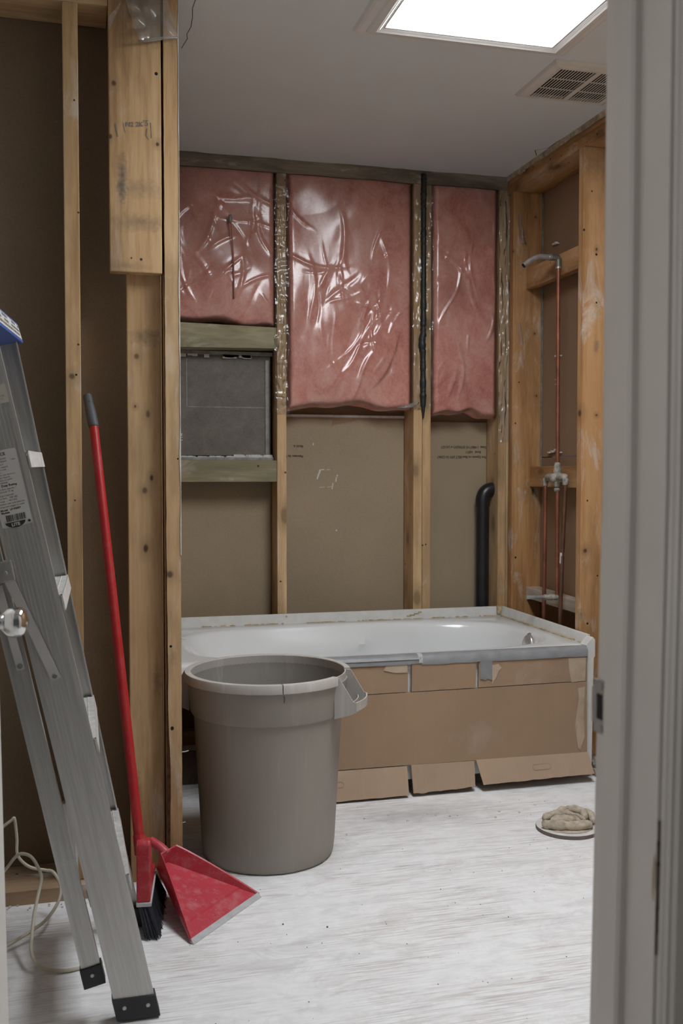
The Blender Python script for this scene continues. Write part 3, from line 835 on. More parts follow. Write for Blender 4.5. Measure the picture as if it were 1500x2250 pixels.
# strike plate with its curled lip, latch hole and two screws
zs = 0.872
sp = build('strike_plate', MB().box(0.5435 + jx(zs), 0.5449 + jx(zs), 0.9275, 0.9635, zs - 0.0285, zs + 0.0285), 'strike', tr)
tag(sp, 'satin metal strike plate with a dark latch hole')
m = MB(); vs = []; n = 10
for i in range(n + 1):
    a = i / n * math.radians(75); 
    y = 0.9635 + 0.013 * math.sin(a); x = 0.5442 + 0.013 * (1 - math.cos(a)) + jx(zs)
    vs += [(x, y, zs - 0.019), (x, y, zs + 0.019)]
m.add(vs, [(2 * i, 2 * i + 1, 2 * i + 3, 2 * i + 2) for i in range(n)])
build('strike_lip', m, 'strike', sp, smooth=True, solid=0.0014)
build('latch_hole', MB().box(0.5429 + jx(zs), 0.5436 + jx(zs), 0.9450, 0.9560, zs - 0.013, zs + 0.014), 'black', sp)
for dz in (-0.0225, 0.0225):
    mb = MB(); nn = 14
    mb.add([(0.5428 + jx(zs), 0.9470 + 0.0036 * math.cos(2 * math.pi * q / nn), zs + dz + 0.0036 * math.sin(2 * math.pi * q / nn)) for q in range(nn)], [tuple(range(nn))])
    build('screw', mb, 'steel', sp, solid=0.001)
tr2 = root_struct('trim_2', (-0.28, 0.9, 0))
m = MB().box(-0.301, -0.279, 0.840, 0.959, 0, 2.05)
build('jamb', m, 'white_trim', tr2, bevel=0.0015)
build('casing', MB().box(-0.36, -0.286, 0.826, 0.845, 0, 2.11), 'white_trim', tr2, bevel=0.003)
tr3 = root_struct('trim_3', (0.13, 0.9, 2.05))
build('jamb', MB().box(-0.279, 0.567, 0.840, 0.959, 2.05, 2.07), 'white_trim', tr3)
build('casing', MB().box(-0.36, 0.612, 0.826, 0.845, 2.053, 2.12), 'white_trim', tr3, bevel=0.003)

# ---- open door leaf on the left, sagging a little, with a chrome knob
dr = root_struct('door_1', (-0.27, 0.962, 0))
hx, hy, ex, ey = -0.272, 0.962, -0.1275, 1.765
dvec = Vector((ex - hx, ey - hy, 0)).normalized(); nvec = Vector((dvec.y, -dvec.x, 0))
def dpt(s, n, z):
    p = Vector((hx, hy, 0)) + dvec * s + nvec * n
    sag = (0.87 - z) * 0.0135 if z < 0.87 else (0.87 - z) * 0.004
    return (p.x + sag, p.y, z)
W = (Vector((ex, ey, 0)) - Vector((hx, hy, 0))).length
m = MB(); zz = [0.012, 0.45, 0.87, 1.45, 2.04]
for a, b in zip(zz, zz[1:]):
    m.hexa([dpt(0, -0.035, a), dpt(W, -0.035, a), dpt(W, 0, a), dpt(0, 0, a), dpt(0, -0.035, b), dpt(W, -0.035, b), dpt(W, 0, b), dpt(0, 0, b)])
build('door_leaf', m, 'white_paint', dr)
m = MB()
for (z0, z1) in ((0.2, 0.80), (1.0, 1.85)):
    for (s0, s1) in ((0.11, 0.37), (0.45, 0.70)):
        m.hexa([dpt(s0, 0, z0), dpt(s1, 0, z0), dpt(s1, 0.006, z0), dpt(s0, 0.006, z0), dpt(s0, 0, z1), dpt(s1, 0, z1), dpt(s1, 0.006, z1), dpt(s0, 0.006, z1)])
build('door_panel', m, 'white_paint', dr)
kc = Vector(dpt(W - 0.064, 0, 0.880))
def knob_mb(side):
    ax = nvec * side; u = dvec; w = Vector((0, 0, 1))
    prof = [(0.0, 0.030), (0.005, 0.030), (0.009, 0.024), (0.012, 0.0125), (0.022, 0.0115), (0.027, 0.0165), (0.033, 0.0225), (0.043, 0.0247), (0.053, 0.0238), (0.060, 0.019), (0.0635, 0.009), (0.064, 0.0)]
    mb = MB(); vs = []; sg = 36
    base = kc if side > 0 else kc - nvec * 0.035
    for d, r in prof:
        for q in range(sg):
            a = 2 * math.pi * q / sg
            vs.append(base + ax * d + (u * math.cos(a) + w * math.sin(a)) * r)
    fs = []
    for i in range(len(prof) - 1):
        for q in range(sg):
            a = i * sg + q; b = i * sg + (q + 1) % sg
            fs.append((a, b, b + sg, a + sg))
    return mb.add(vs, fs)
kn = build('door_knob', knob_mb(1), 'chrome', dr, smooth=True, angle=60)
tag(kn, 'round chrome door knob')
build('door_knob', knob_mb(-1), 'chrome', dr, smooth=True, angle=60)
build('latch_plate', MB().hexa([dpt(W, -0.030, 0.85), dpt(W + 0.001, -0.030, 0.85), dpt(W + 0.001, -0.005, 0.85), dpt(W, -0.005, 0.85),
                                dpt(W, -0.030, 0.91), dpt(W + 0.001, -0.030, 0.91), dpt(W + 0.001, -0.005, 0.91), dpt(W, -0.005, 0.91)]), 'strike', dr)

# ================================================================== THINGS
# ---- skylight
sk = thing('skylight', 'bright rectangular skylight with a moulded white frame in the ceiling', 'skylight', (1.14, 2.2, CEIL))
X0, X1, Y0, Y1 = 0.863, 1.413, 1.59, 2.812
m = MB()
def frame_ring(mb, x0, x1, y0, y1, prof):
    """picture-frame moulding: prof = (outset, z) pairs"""
    vs = []; k = len(prof)
    for sx, sy in ((-1, -1), (1, -1), (1, 1), (-1, 1)):
        for d, z in prof:
            vs.append(((x0 - d) if sx < 0 else (x1 + d), (y0 - d) if sy < 0 else (y1 + d), z))
    fs = []
    for c in range(4):
        n = (c + 1) % 4
        for i in range(k - 1):
            fs.append((c * k + i, n * k + i, n * k + i + 1, c * k + i + 1))
    mb.add(vs, fs)
frame_ring(m, X0, X1, Y0, Y1, [(0.0, CEIL - 0.002), (0.0, CEIL - 0.020), (0.010, CEIL - 0.024), (0.026, CEIL - 0.021), (0.034, CEIL - 0.015), (0.052, CEIL - 0.012), (0.060, CEIL - 0.008), (0.066, CEIL - 0.0002)])
build('frame', m, 'diffuser_frame', sk)
m = MB()
frame_ring(m, X0, X1, Y0, Y1, [(0.0, CEIL - 0.021), (-0.006, CEIL - 0.019), (-0.009, CEIL - 0.016), (-0.012, CEIL - 0.018), (-0.016, CEIL - 0.012)])
build('gasket', m, 'diffuser_frame', sk)
build('diffuser', MB().box(X0 + 0.002, X1 - 0.002, Y0 + 0.002, Y1 - 0.002, CEIL - 0.012, CEIL - 0.004), 'diffuser', sk)

# ---- exhaust fan cover
vt = thing('exhaust_vent', 'square beige slotted fan cover in the ceiling beside the skylight', 'vent', (1.64, 3.07, CEIL))
VX0, VX1, VY0, VY1 = 1.470, 1.805, 2.905, 3.215
zf = CEIL - 0.016
m = MB()
frame_ring(m, 1.505, 1.770, 2.945, 3.178, [(0.0, zf + 0.012), (0.0, zf), (0.012, zf), (0.030, zf + 0.006), (0.036, CEIL - 0.0003)])
sx = [(1.505, 1.632), (1.648, 1.770)]
m.box(1.632, 1.648, 2.945, 3.178, zf, zf + 0.006)
build('cover_frame', m, 'vent_plastic', vt)
build('dark_cavity', MB().box(1.503, 1.772, 2.943, 3.18, CEIL - 0.004, CEIL - 0.0005), 'black', vt)
m = MB()
for a, b in sx:
    n = 12
    for i in range(n + 1):
        x = a + (b - a) * i / n
        m.box(x - 0.0016, x + 0.0016, 2.945, 3.178, zf + 0.0002, zf + 0.0016)
    for y in (3.020, 3.099):
        m.box(a, b, y - 0.002, y + 0.002, zf - 0.0002, zf + 0.002)
tag(build('slat', m, 'vent_plastic', vt), kind='stuff')

def smooth_path(pts, sub=8):
    P = [Vector(p) for p in pts]; out = []
    for i in range(len(P) - 1):
        p0 = P[max(i - 1, 0)]; p1 = P[i]; p2 = P[i + 1]; p3 = P[min(i + 2, len(P) - 1)]
        for k in range(sub):
            t = k / sub
            out.append(0.5 * ((2 * p1) + (-p0 + p2) * t + (2 * p0 - 5 * p1 + 4 * p2 - p3) * t * t + (-p0 + 3 * p1 - 3 * p2 + p3) * t ** 3))
    out.append(P[-1]); return out
# ---- insulation batts behind plastic film
def film_height(nx, nz, x, z, creases, seed):
    H = np.zeros_like(x)
    for (cx, cz, ang, ln, w, h) in creases:
        dx = x - cx; dz = z - cz
        u = dx * math.cos(ang) + dz * math.sin(ang); v = -dx * math.sin(ang) + dz * math.cos(ang)
        v = v + 0.015 * np.sin(u * 18 + cx * 40)
        H += h * np.exp(-(v / w) ** 2) * np.exp(-(u / ln) ** 4)
    return H
def smooth_noise(x, z, sx, sz, seed):
    r = np.random.default_rng(seed); out = np.zeros_like(x)
    for _ in range(14):
        a, b = r.normal(0, sx), r.normal(0, sz); ph = r.uniform(0, 6.28)
        out += np.cos(a * x + b * z + ph)
    return out / 14 ** 0.5 / 1.6
def batt(x0, x1, zbot, z1, label, seed, dirs, ncre, rightdrop=0.0):
    root = thing('insulation_batt', label, 'insulation', ((x0 + x1) / 2, YB, zbot), 'insulation batts between the studs')
    nx, nz = max(40, int((x1 - x0) / 0.009)), int((z1 - zbot) / 0.009)
    U, V = np.meshgrid(np.linspace(0, 1, nx), np.linspace(0, 1, nz))
    X = x0 + (x1 - x0) * U
    zb = zbot + rightdrop * U + 0.010 * np.sin(U * 7 + seed) * (1 - V) + 0.006 * np.sin(U * 17 + seed)
    Z = zb + (z1 - zb) * V
    # cushion profile
    e = np.minimum(np.minimum(U * (x1 - x0), (1 - U) * (x1 - x0)), np.minimum(V * (z1 - zbot) * 1.3, (1 - V) * (z1 - zbot) * 4 + 0.012))
    pr = np.clip(e / 0.035, 0, 1); pr = np.sqrt(1 - (1 - pr) ** 2)
    def wool_y(X, Z, pr):
        lump = smooth_noise(X, Z, 10, 8, seed) * 0.009 + smooth_noise(X, Z, 30, 24, seed + 1) * 0.0012
        return YB + 0.045 - 0.047 * pr + lump * pr
    Yf = wool_y(X, Z, pr)
    P = np.stack([X, Yf, Z], -1)
    mb = MB().grid(P)
    # back sheet so the batt has thickness
    Pb = np.stack([X[::8, ::8], np.full_like(X[::8, ::8], YD - 0.012), Z[::8, ::8]], -1)
    mb.grid(Pb)
    n = nx; base = 0
    vs = []; 
    lowf = P[0]; lowb = np.stack([X[0], np.full(nx, YD - 0.012), Z[0]], -1)
    mb.grid(np.stack([lowf, lowb], 0))
    build('glass_wool', mb, 'insulation', root, smooth=True)
    # film, a little proud of the wool, with pulled creases
    nx2, nz2 = int((x1 - x0) / 0.0042), int((z1 - zbot) / 0.0042)
    U, V = np.meshgrid(np.linspace(-0.006, 1.006, nx2), np.linspace(-0.006, 1.0, nz2))
    X = x0 + (x1 - x0) * U
    zb = zbot + rightdrop * U + 0.010 * np.sin(U * 7 + seed) + 0.006 * np.sin(U * 17 + seed)
    Z = zb + (z1 - zb) * V
    e = np.minimum(np.minimum(U * (x1 - x0), (1 - U) * (x1 - x0)), np.minimum(V * (z1 - zbot) * 1.5, (1 - V) * (z1 - zbot) * 4 + 0.012))
    pr = np.clip((e + 0.003) / 0.035, 0, 1); pr = np.sqrt(1 - (1 - pr) ** 2)
    r = np.random.default_rng(seed + 50)
    cre = []
    for i in range(ncre):
        cx = x0 + (x1 - x0) * r.uniform(0.08, 0.92); cz = zbot + (z1 - zbot) * (0.06 + 0.82 * r.beta(1.5, 1.6))
        a = math.radians(r.choice(dirs) + r.normal(0, 13))
        cre.append((cx, cz, a, r.uniform(0.03, 0.15), r.uniform(0.004, 0.011), r.uniform(0.0010, 0.0042) * (1 if r.random() < 0.8 else -1)))
    H = film_height(nx2, nz2, X, Z, cre, seed)
    slack = 0.004 * np.abs(smooth_noise(X, Z, 9, 6, seed + 5)) + 0.0008 * np.abs(smooth_noise(X, Z, 26, 12, seed + 3))
    Yf = wool_y(X, Z, pr) - 0.0025 - np.maximum(H * (0.25 + 0.75 * pr) + slack * pr, -0.0015)
    build('plastic_film', MB().grid(np.stack([X, Yf, Z], -1)), 'film', root, smooth=True)
    return root
batt(0.3135, 0.817, 1.742, 2.3665, 'pink insulation batt behind wrinkled plastic, above the boarded recess', 5, [60, 110, 95, 20, 150], 34, -0.006)
batt(0.859, 1.418, 1.405, 2.3665, 'wide pink insulation batt behind plastic, between the middle studs', 17, [50, 60, 115, 70, 100, 10], 46, 0.0)
batt(1.4995, 1.8145, 1.392, 2.3665, 'narrow pink insulation batt behind plastic, beside the corner stud', 29, [95, 80, 70, 110, 100], 28, -0.020)
wi = thing('wire', 'thin reddish wire with a grey tip hanging down the left insulation batt', 'wire', (0.63, 4.105, 1.84))
build('wire_run', MB().tube(smooth_path([(0.6225, 4.094, 2.150), (0.6256, 4.090, 2.106), (0.6327, 4.092, 2.0145), (0.6342, 4.093, 1.94), (0.6357, 4.096, 1.835)]), 0.0028, 8), 'wire_red', wi, smooth=True)
build('wire_tip', MB().tube([(0.620, 4.093, 2.172), (0.6205, 4.092, 2.160), (0.6225, 4.091, 2.140)], [0.006, 0.008, 0.005], 10), 'grey_metal', wi, smooth=True)
# film left hanging over the stud faces
vb = thing('plastic_strip', 'crumpled clear plastic strip stapled over the back corner stud', 'plastic sheet', (1.84, YB - 0.01, 1.25))
def strip(parent, name, x0, x1, z0, z1, y, seed, amp=0.006, mat='film', wob=0.006):
    nx, nz = max(8, int((x1 - x0) / 0.004)), int((z1 - z0) / 0.006)
    U, V = np.meshgrid(np.linspace(0, 1, nx), np.linspace(0, 1, nz))
    X = x0 + (x1 - x0) * U + wob * np.sin(V * 21 + seed) * (U - 0.3); Z = z0 + (z1 - z0) * V
    Y = y - amp * np.abs(smooth_noise(X, Z, 160, 30, seed)) - amp * 0.6 * np.abs(smooth_noise(X, Z, 60, 90, seed + 1))
    return build(name, MB().grid(np.stack([X, Y, Z], -1)), mat, parent, smooth=True)
strip(vb, 'plastic_film', 1.812, 1.868, 1.26, 2.36, YB - 0.004, 3, 0.007, 'film_hazy')
vb2 = thing('plastic_strip', 'clear plastic pulled over the stud right of the boarded recess', 'plastic sheet', (0.838, YB - 0.01, 1.36))
strip(vb2, 'plastic_film', 0.808, 0.866, 1.37, 2.36, YB - 0.003, 8, 0.007)
vb3 = thing('plastic_strip', 'clear plastic lapped over the doubled stud beside the black bead', 'plastic sheet', (1.46, YB - 0.01, 1.40))
strip(vb3, 'plastic_film', 1.474, 1.503, 1.40, 2.36, YB - 0.003, 12, 0.006)
strip(vb3, 'plastic_film', 1.412, 1.446, 1.40, 2.36, YB - 0.003, 14, 0.005)
build('gathered_film', MB().tube([(1.335, 4.092, 1.402), (1.375, 4.088, 1.406), (1.405, 4.090, 1.414), (1.424, 4.100, 1.424), (1.438, 4.108, 1.426)], [0.003, 0.007, 0.010, 0.009, 0.003], 9), 'film_scrap', vb3, smooth=True)
# loose plastic left on the corner stud of the plumbing wall
vb4 = thing('plastic_scrap', 'torn clear plastic curl hanging on the corner stud by the shower pipe', 'plastic sheet', (1.87, 4.045, 1.9))
n = 24
U, V = np.meshgrid(np.linspace(0, 1, 14), np.linspace(0, 1, n))
X = 1.866 + 0.022 * V * 0.6 + U * (0.012 + 0.018 * V); Z = 2.245 - 0.125 * V; Y = 4.046 - 0.014 * np.sin(U * 3.14) - 0.004 * np.sin(V * 14)
build('plastic_film', MB().grid(np.stack([X, Y, Z], -1)), 'film_hazy', vb4, smooth=True)
X = 1.868 + 0.014 * V + U * 0.018; Z = 1.78 - 0.10 * V; Y = 4.0465 - 0.009 * np.sin(U * 3.14)
build('plastic_film', MB().grid(np.stack([X, Y, Z], -1)), 'film_hazy', vb4, smooth=True)
# torn sheet at top of the wide board
ps = thing('plastic_sheet', 'torn translucent plastic sheet hanging over the top of the wide board', 'plastic sheet', (0.2, YL - 0.02, 2.23))
def tri_sheet(corners, n, seed, amp):
    """bilinear patch with folds"""
    a, b, c, d = [np.array(q) for q in corners]
    U, V = np.meshgrid(np.linspace(0, 1, n), np.linspace(0, 1, n))
    P = (a * ((1 - U) * (1 - V))[..., None] + b * (U * (1 - V))[..., None] + c * (U * V)[..., None] + d * ((1 - U) * V)[..., None])
    P[..., 1] -= amp * np.abs(smooth_noise(P[..., 0], P[..., 2], 70, 50, seed)) + 0.004
    return MB().grid(P)
build('plastic_film', tri_sheet([(0.118, YL - 0.004, CEIL - 0.002), (0.225, YL - 0.004, CEIL - 0.002), (0.277, YL - 0.010, 2.268), (0.172, YL - 0.014, 2.243)], 70, 21, 0.020), 'film_scrap', ps, smooth=True)
m = MB().tube([(0.172, YL - 0.02, 2.247), (0.19, YL - 0.026, 2.247), (0.215, YL - 0.024, 2.254), (0.245, YL - 0.022, 2.262), (0.277, YL - 0.016, 2.268)], [0.003, 0.005, 0.0045, 0.004, 0.002], 8)
build('rolled_edge', m, 'film_scrap', ps, smooth=True)
build('plastic_film', tri_sheet([(0.094, YL - 0.004, 2.30), (0.128, YL - 0.006, 2.345), (0.124, YL - 0.006, 2.33), (0.097, YL - 0.006, 2.27)], 14, 5, 0.006), 'film_scrap', ps, smooth=True)

# ---- bathtub
TX0, TX1, TY0, TY1, TZ = 0.300, 1.826, 3.290, 4.112, 0.490
tub = thing('bathtub', 'white alcove bathtub with a nailing flange, coated in construction dust', 'bathtub', (1.06, 3.70, 0))
N = 144
cx, cy = 1.075, 3.700
def rect_pt(a, x0, x1, y0, y1):
    c, s = math.cos(a), math.sin(a)
    tx = ((x1 - cx) / c if c > 1e-9 else (x0 - cx) / c if c < -1e-9 else 1e9)
    ty = ((y1 - cy) / s if s > 1e-9 else (y0 - cy) / s if s < -1e-9 else 1e9)
    t = min(tx, ty)
    return cx + t * c, cy + t * s
def sup(a, ccx, ccy, rx, ry, n):
    c, s = math.cos(a), math.sin(a)
    # direction-true superellipse
    t = (abs(c / rx) ** n + abs(s / ry) ** n) ** (-1.0 / n)
    return ccx + t * c, ccy + t * s
angs = [2 * math.pi * i / N for i in range(N)]
for (x, y) in ((TX0, TY0), (TX1, TY0), (TX1, TY1), (TX0, TY1)):
    a = math.atan2(y - cy, x - cx) % (2 * math.pi)
    j = min(range(N), key=lambda q: abs(angs[q] - a)); angs[j] = a
rings = []
rings.append([(*rect_pt(a, TX0, TX1, TY0, TY1), 0.435) for a in angs])
rings.append([(*rect_pt(a, TX0, TX1, TY0, TY1), TZ - 0.010) for a in angs])
rings.append([(*rect_pt(a, TX0 + .003, TX1 - .003, TY0 + .003, TY1 - .003), TZ - 0.003) for a in angs])
rings.append([(*rect_pt(a, TX0 + .010, TX1 - .010, TY0 + .010, TY1 - .010), TZ) for a in angs])
ox, oy, rx, ry = 1.070, 3.682, 0.680, 0.345
for sc_, z, n, dx in [(1.030, TZ, 3.6, 0), (1.012, TZ - 0.002, 3.5, 0), (0.995, TZ - 0.008, 3.5, 0), (0.980, TZ - 0.022, 3.4, 0.002), (0.965, TZ - 0.05, 3.3, 0.006), (0.956, TZ - 0.08, 3.25, 0.013), (0.945, TZ - 0.11, 3.2, 0.02), (0.931, TZ - 0.15, 3.15, 0.032),
                      (0.915, TZ - 0.19, 3.1, 0.045), (0.90, TZ - 0.225, 3.05, 0.055), (0.88, TZ - 0.26, 3.0, 0.065), (0.83, TZ - 0.31, 2.9, 0.08), (0.75, TZ - 0.338, 2.8, 0.09), (0.60, TZ - 0.345, 2.8, 0.095), (0.3, TZ - 0.348, 2.6, 0.10)]:
    ring = []
    for a in angs:
        x, y = sup(a, ox + dx, oy, rx * sc_ - dx * 0.55, ry * sc_, n)
        d_ = TZ - z
        if d_ > 0.03 and y > oy:      # armrest swelling on the back wall, fading towards the drain end
            e_ = 1 / (1 + math.exp((x - (1.30 - d_ * 1.5)) / 0.012))
            y -= 0.030 * e_ * min(1.0, (d_ - 0.03) / 0.05) * min(1.0, (y - oy) / 0.15)
        ring.append((x, y, z))
    rings.append(ring)
m = MB(); vs = [p for r in rings for p in r]; fs = []
for i in range(len(rings) - 1):
    for j in range(N):
        a = i * N + j; b = i * N + (j + 1) % N
        fs.append((a, b, b + N, a + N))
fs.append(tuple((len(rings) - 1) * N + j for j in range(N)))
m.add(vs, fs)
build('tub_shell', m, 'acrylic', tub, smooth=True, angle=50)
# raised armrest inside the back wall: soft diagonal ridge
pts = []
for i in range(24):
    t = i / 23
    pts.append((0.93 + 0.42 * t, 3.985 - 0.16 * (1 - t) ** 1.2 - 0.02, 0.395 - 0.06 * (1 - t) + 0.05 * t))
# flange around back and right
m = MB(); m.box(TX0, TX1 + 0.004, TY1 - 0.006, TY1 + 0.0055, TZ - 0.01, 0.531)
build('back_flange', m, 'flange_white', tub, bevel=0.002)
m = MB(); m.hexa([(TX1 - 0.004, TY0 + 0.045, TZ - 0.012), (TX1 + 0.012, TY0 + 0.045, TZ - 0.012), (TX1 + 0.012, TY1 - 0.006, TZ - 0.012), (TX1 - 0.004, TY1 - 0.006, TZ - 0.012),
                  (TX1 + 0.004, TY0 + 0.045, 0.524), (TX1 + 0.016, TY0 + 0.045, 0.524), (TX1 + 0.016, TY1 - 0.006, 0.531), (TX1 + 0.004, TY1 - 0.006, 0.531)])
build('end_flange', m, 'flange_white', tub, bevel=0.002)
m = MB(); m.prism([(1.806, 3.2895, 0.10), (1.806, 3.2895, 0.484), (1.800, 3.2895, 0.492), (1.812, 3.2895, 0.505), (1.829, 3.2895, 0.522), (1.838, 3.2895, 0.512), (1.838, 3.2895, 0.45), (1.833, 3.2895, 0.445), (1.828, 3.2895, 0.045), (1.815, 3.2895, 0.045)], (0, 0.045, 0))
build('corner_return', m, 'flange_white', tub, bevel=0.0015)
m = MB(); m.box(0.52, 1.806, TY0 + 0.004, TY0 + 0.010, 0.05, 0.45)
build('apron', m, 'acrylic', tub)
m = MB(); m.box(TX0 + 0.01, TX1 - 0.02, TY0 + 0.30, TY0 + 0.31, 0.003, 0.12)
build('tub_cradle', m, 'chip_dark', tub)
# adhesive residue along the deck
m = MB(); rg = random.Random(9)
for i in range(130):
    x = rg.uniform(0.5, 1.8); s = rg.uniform(0.003, 0.014); w = rg.uniform(0.001, 0.0025)
    if rg.random() < 0.65: m.box(x - s, x + s, TY1 - 0.010 - w, TY1 - 0.0055, TZ - 0.001, TZ + rg.uniform(0.001, 0.004))
for i in range(60):
    y = rg.uniform(3.36, 4.08); s = rg.uniform(0.003, 0.02); w = rg.uniform(0.001, 0.003)
    m.box(TX1 - 0.009 - w, TX1 - 0.002, y - s, y + s, TZ - 0.001, TZ + rg.uniform(0.001, 0.005))
for (x, z, s) in [(1.445, 0.518, 0.008), (1.43, 0.512, 0.012), (1.41, 0.506, 0.012), (1.395, 0.503, 0.010), (0.853, 0.521, 0.004)]:
    m.box(x - s, x + s, TY1 - 0.0075, TY1 - 0.0055, z - 0.003, z + 0.003)
m.box(1.805, 1.826, TY1 - 0.016, TY1 - 0.004, 0.50, 0.535)
tag(build('old_adhesive', m, 'glue', tub), kind='stuff')
# overflow plate, drain rim and the small screw above it
def disc_mb(c, nrm, r, t, seg=28, dome=0.0):
    nrm = Vector(nrm).normalized(); u = nrm.orthogonal().normalized(); w = nrm.cross(u); c = Vector(c)
    mb = MB(); prof = [(r, 0.0), (r, t * 0.6), (r * 0.9, t), (r * 0.5, t + dome), (0.0001, t + dome * 1.3)]
    vs = []
    for rr_, d in prof:
        for q in range(seg):
            a = 2 * math.pi * q / seg
            vs.append(c + nrm * d + (u * math.cos(a) + w * math.sin(a)) * rr_)
    fs = []
    for i in range(len(prof) - 1):
        for q in range(seg):
            a = i * seg + q; b = i * seg + (q + 1) % seg
            fs.append((a, b, b + seg, a + seg))
    return mb.add(vs, fs)
ovp = (1.7225, 3.605, 0.452)
build('overflow_plate', disc_mb(ovp, (-0.97, -0.10, 0.22), 0.034, 0.010, dome=0.005), 'chrome_worn', tub, smooth=True, angle=50)
build('overflow_hole', disc_mb((1.7385, 3.635, 0.481), (-0.6, -0.1, 0.8), 0.009, 0.003), 'grey_metal', tub, smooth=True)

# ---- cardboard taped over the tub apron
cbd = thing('cardboard_cover', 'brown cardboard sheet with slit flaps taped along the tub front', 'cardboard', (1.12, 3.27, 0))
cb_th = 0.005
yc = 3.276
def sheet(pts, name, mat, parent=cbd, off=(0, cb_th, 0), seg=True):
    return build(name, MB().prism(pts, off), mat, parent)
sheet([(0.56, yc, 0.108), (1.115, yc, 0.106), (1.365, yc, 0.104), (1.801, yc, 0.102), (1.7985, yc, 0.363), (1.36, yc, 0.3605), (1.115, yc, 0.360), (0.56, yc, 0.358)], 'panel', 'cardboard')
sheet([(0.56, yc + .001, 0.361), (1.1105, yc + .001, 0.3625), (1.1115, yc + .001, 0.472), (0.56, yc + .001, 0.472)], 'flap', 'cardboard')
sheet([(1.1235, yc - .001, 0.3625), (1.3625, yc - .001, 0.3635), (1.3635, yc - .001, 0.472), (1.1245, yc - .001, 0.472)], 'flap', 'cardboard')
sheet([(1.3735, yc + .0005, 0.3635), (1.798, yc + .0005, 0.3655), (1.797, yc + .0005, 0.472), (1.3745, yc + .0005, 0.472)], 'flap', 'cardboard')
def lowflap(x0, x1, xb0, xb1, z0a, z0b, yb, jag, seed):
    r = random.Random(seed); n = 16
    top = []; bot = []
    for i in range(n + 1):
        t = i / n
        top.append((x0 + (x1 - x0) * t, yc, 0.1055 - 0.003 * t))
        bot.append((xb0 + (xb1 - xb0) * t, yb, z0a + (z0b - z0a) * t + r.uniform(-jag, jag)))
    mb = MB(); vs = top + bot + [(x, y + cb_th, z) for x, y, z in top] + [(x, y + cb_th, z) for x, y, z in bot]
    k = n + 1; fs = []
    for i in range(n):
        fs += [(i, i + 1, k + i + 1, k + i), (2 * k + i, 3 * k + i, 3 * k + i + 1, 2 * k + i + 1), (i, 2 * k + i, 2 * k + i + 1, i + 1), (k + i, k + i + 1, 3 * k + i + 1, 3 * k + i)]
    fs += [(0, k, 3 * k, 2 * k), (n, 2 * k + n, 3 * k + n, k + n)]
    mb.add(vs, fs)
    return build('flap', mb, 'cardboard_pale', cbd)
f1 = lowflap(0.56, 1.1075, 0.56, 1.105, 0.008, 0.010, 3.243, 0.0012, 1)
f2 = lowflap(1.1225, 1.3590, 1.122, 1.351, 0.012, 0.019, 3.246, 0.0022, 2)
f3 = lowflap(1.3650, 1.8030, 1.377, 1.808, 0.028, 0.034, 3.232, 0.0014, 3)
def handle_cut(cx_, cz, yv, par):
    pts = []
    for i in range(24):
        a = 2 * math.pi * i / 24
        x = cx_ + (0.028 if math.cos(a) > 0 else -0.028) + 0.010 * math.cos(a); z = cz + 0.010 * math.sin(a)
        pts.append((x, yv + (z - 0.1055) * (-(yc - 3.236) / 0.075) * -1.0, z))
    mb = MB(); inner = [(p[0] * 0.94 + cx_ * 0.06, p[1], cz + (p[2] - cz) * 0.80) for p in pts]
    n = len(pts); mb.add(pts + inner, [(i, (i + 1) % n, n + (i + 1) % n, n + i) for i in range(n)])
    return build('hand_slot', mb, 'cardboard', par, solid=0.0006)
def ylow(z, yb, zb): return yc + (yb - yc) * (0.105 - z) / (0.105 - zb)
for (cx_, cz, yb, zb, par) in [(1.61, 0.068, 3.232, 0.031, f3), (0.84, 0.060, 3.243, 0.009, f1)]:
    pts = []
    for i in range(24):
        a = 2 * math.pi * i / 24
        x = cx_ + (0.026 if math.cos(a) > 0 else -0.026) + 0.010 * math.cos(a); z = cz + 0.0095 * math.sin(a)
        pts.append((x, ylow(z, yb, zb) - 0.0008, z))
    inner = [(cx_ + (p[0] - cx_) * 0.955, p[1] + 0.0004, cz + (p[2] - cz) * 0.80) for p in pts]
    n = len(pts)
    build('hand_slot', MB().add(pts + inner, [(i, (i + 1) % n, n + (i + 1) % n, n + i) for i in range(n)]), 'cardboard', par)
# duct tape along the rim
def tape_strip(x0, x1, zlow, seed, mat, deck=True, name='duct_tape'):
    n = int((x1 - x0) / 0.012) + 2; mb = MB(); rows = []
    r = random.Random(seed)
    prof = [(TY0 + 0.020, TZ + 0.0012), (TY0 + 0.006, TZ + 0.0012), (TY0 - 0.004, TZ - 0.002), (yc - 0.0035, TZ - 0.010), (yc - 0.0035, None)]
    P = np.zeros((n, len(prof), 3))
    for i in range(n):
        x = x0 + (x1 - x0) * i / (n - 1)
        zl = zlow + 0.003 * noise.noise((x * 11, seed, 0)) + 0.001 * noise.noise((x * 60, seed, 3))
        for j, (y, z) in enumerate(prof):
            zz_ = zl if z is None else z
            P[i, j] = (x, y - 0.0015 * abs(noise.noise((x * 30, j, seed))) * (j > 2) + 0.002 * noise.noise((x * 9, 5, seed)) * (j == 0), zz_ - 0.0006 * j * noise.noise((x * 22, j, seed)))
    return build(name, mb.grid(P), mat, cbd, smooth=True)
o = tape_strip(0.60, 1.158, 0.459, 2, 'duct'); tag(o, 'grey duct tape along the tub rim')
tape_strip(1.160, 1.800, 0.4555, 6, 'duct')
tape_strip(1.150, 1.166, 0.462, 9, 'duct_light', name='duct_tape')
P = np.zeros((60, 2, 3))
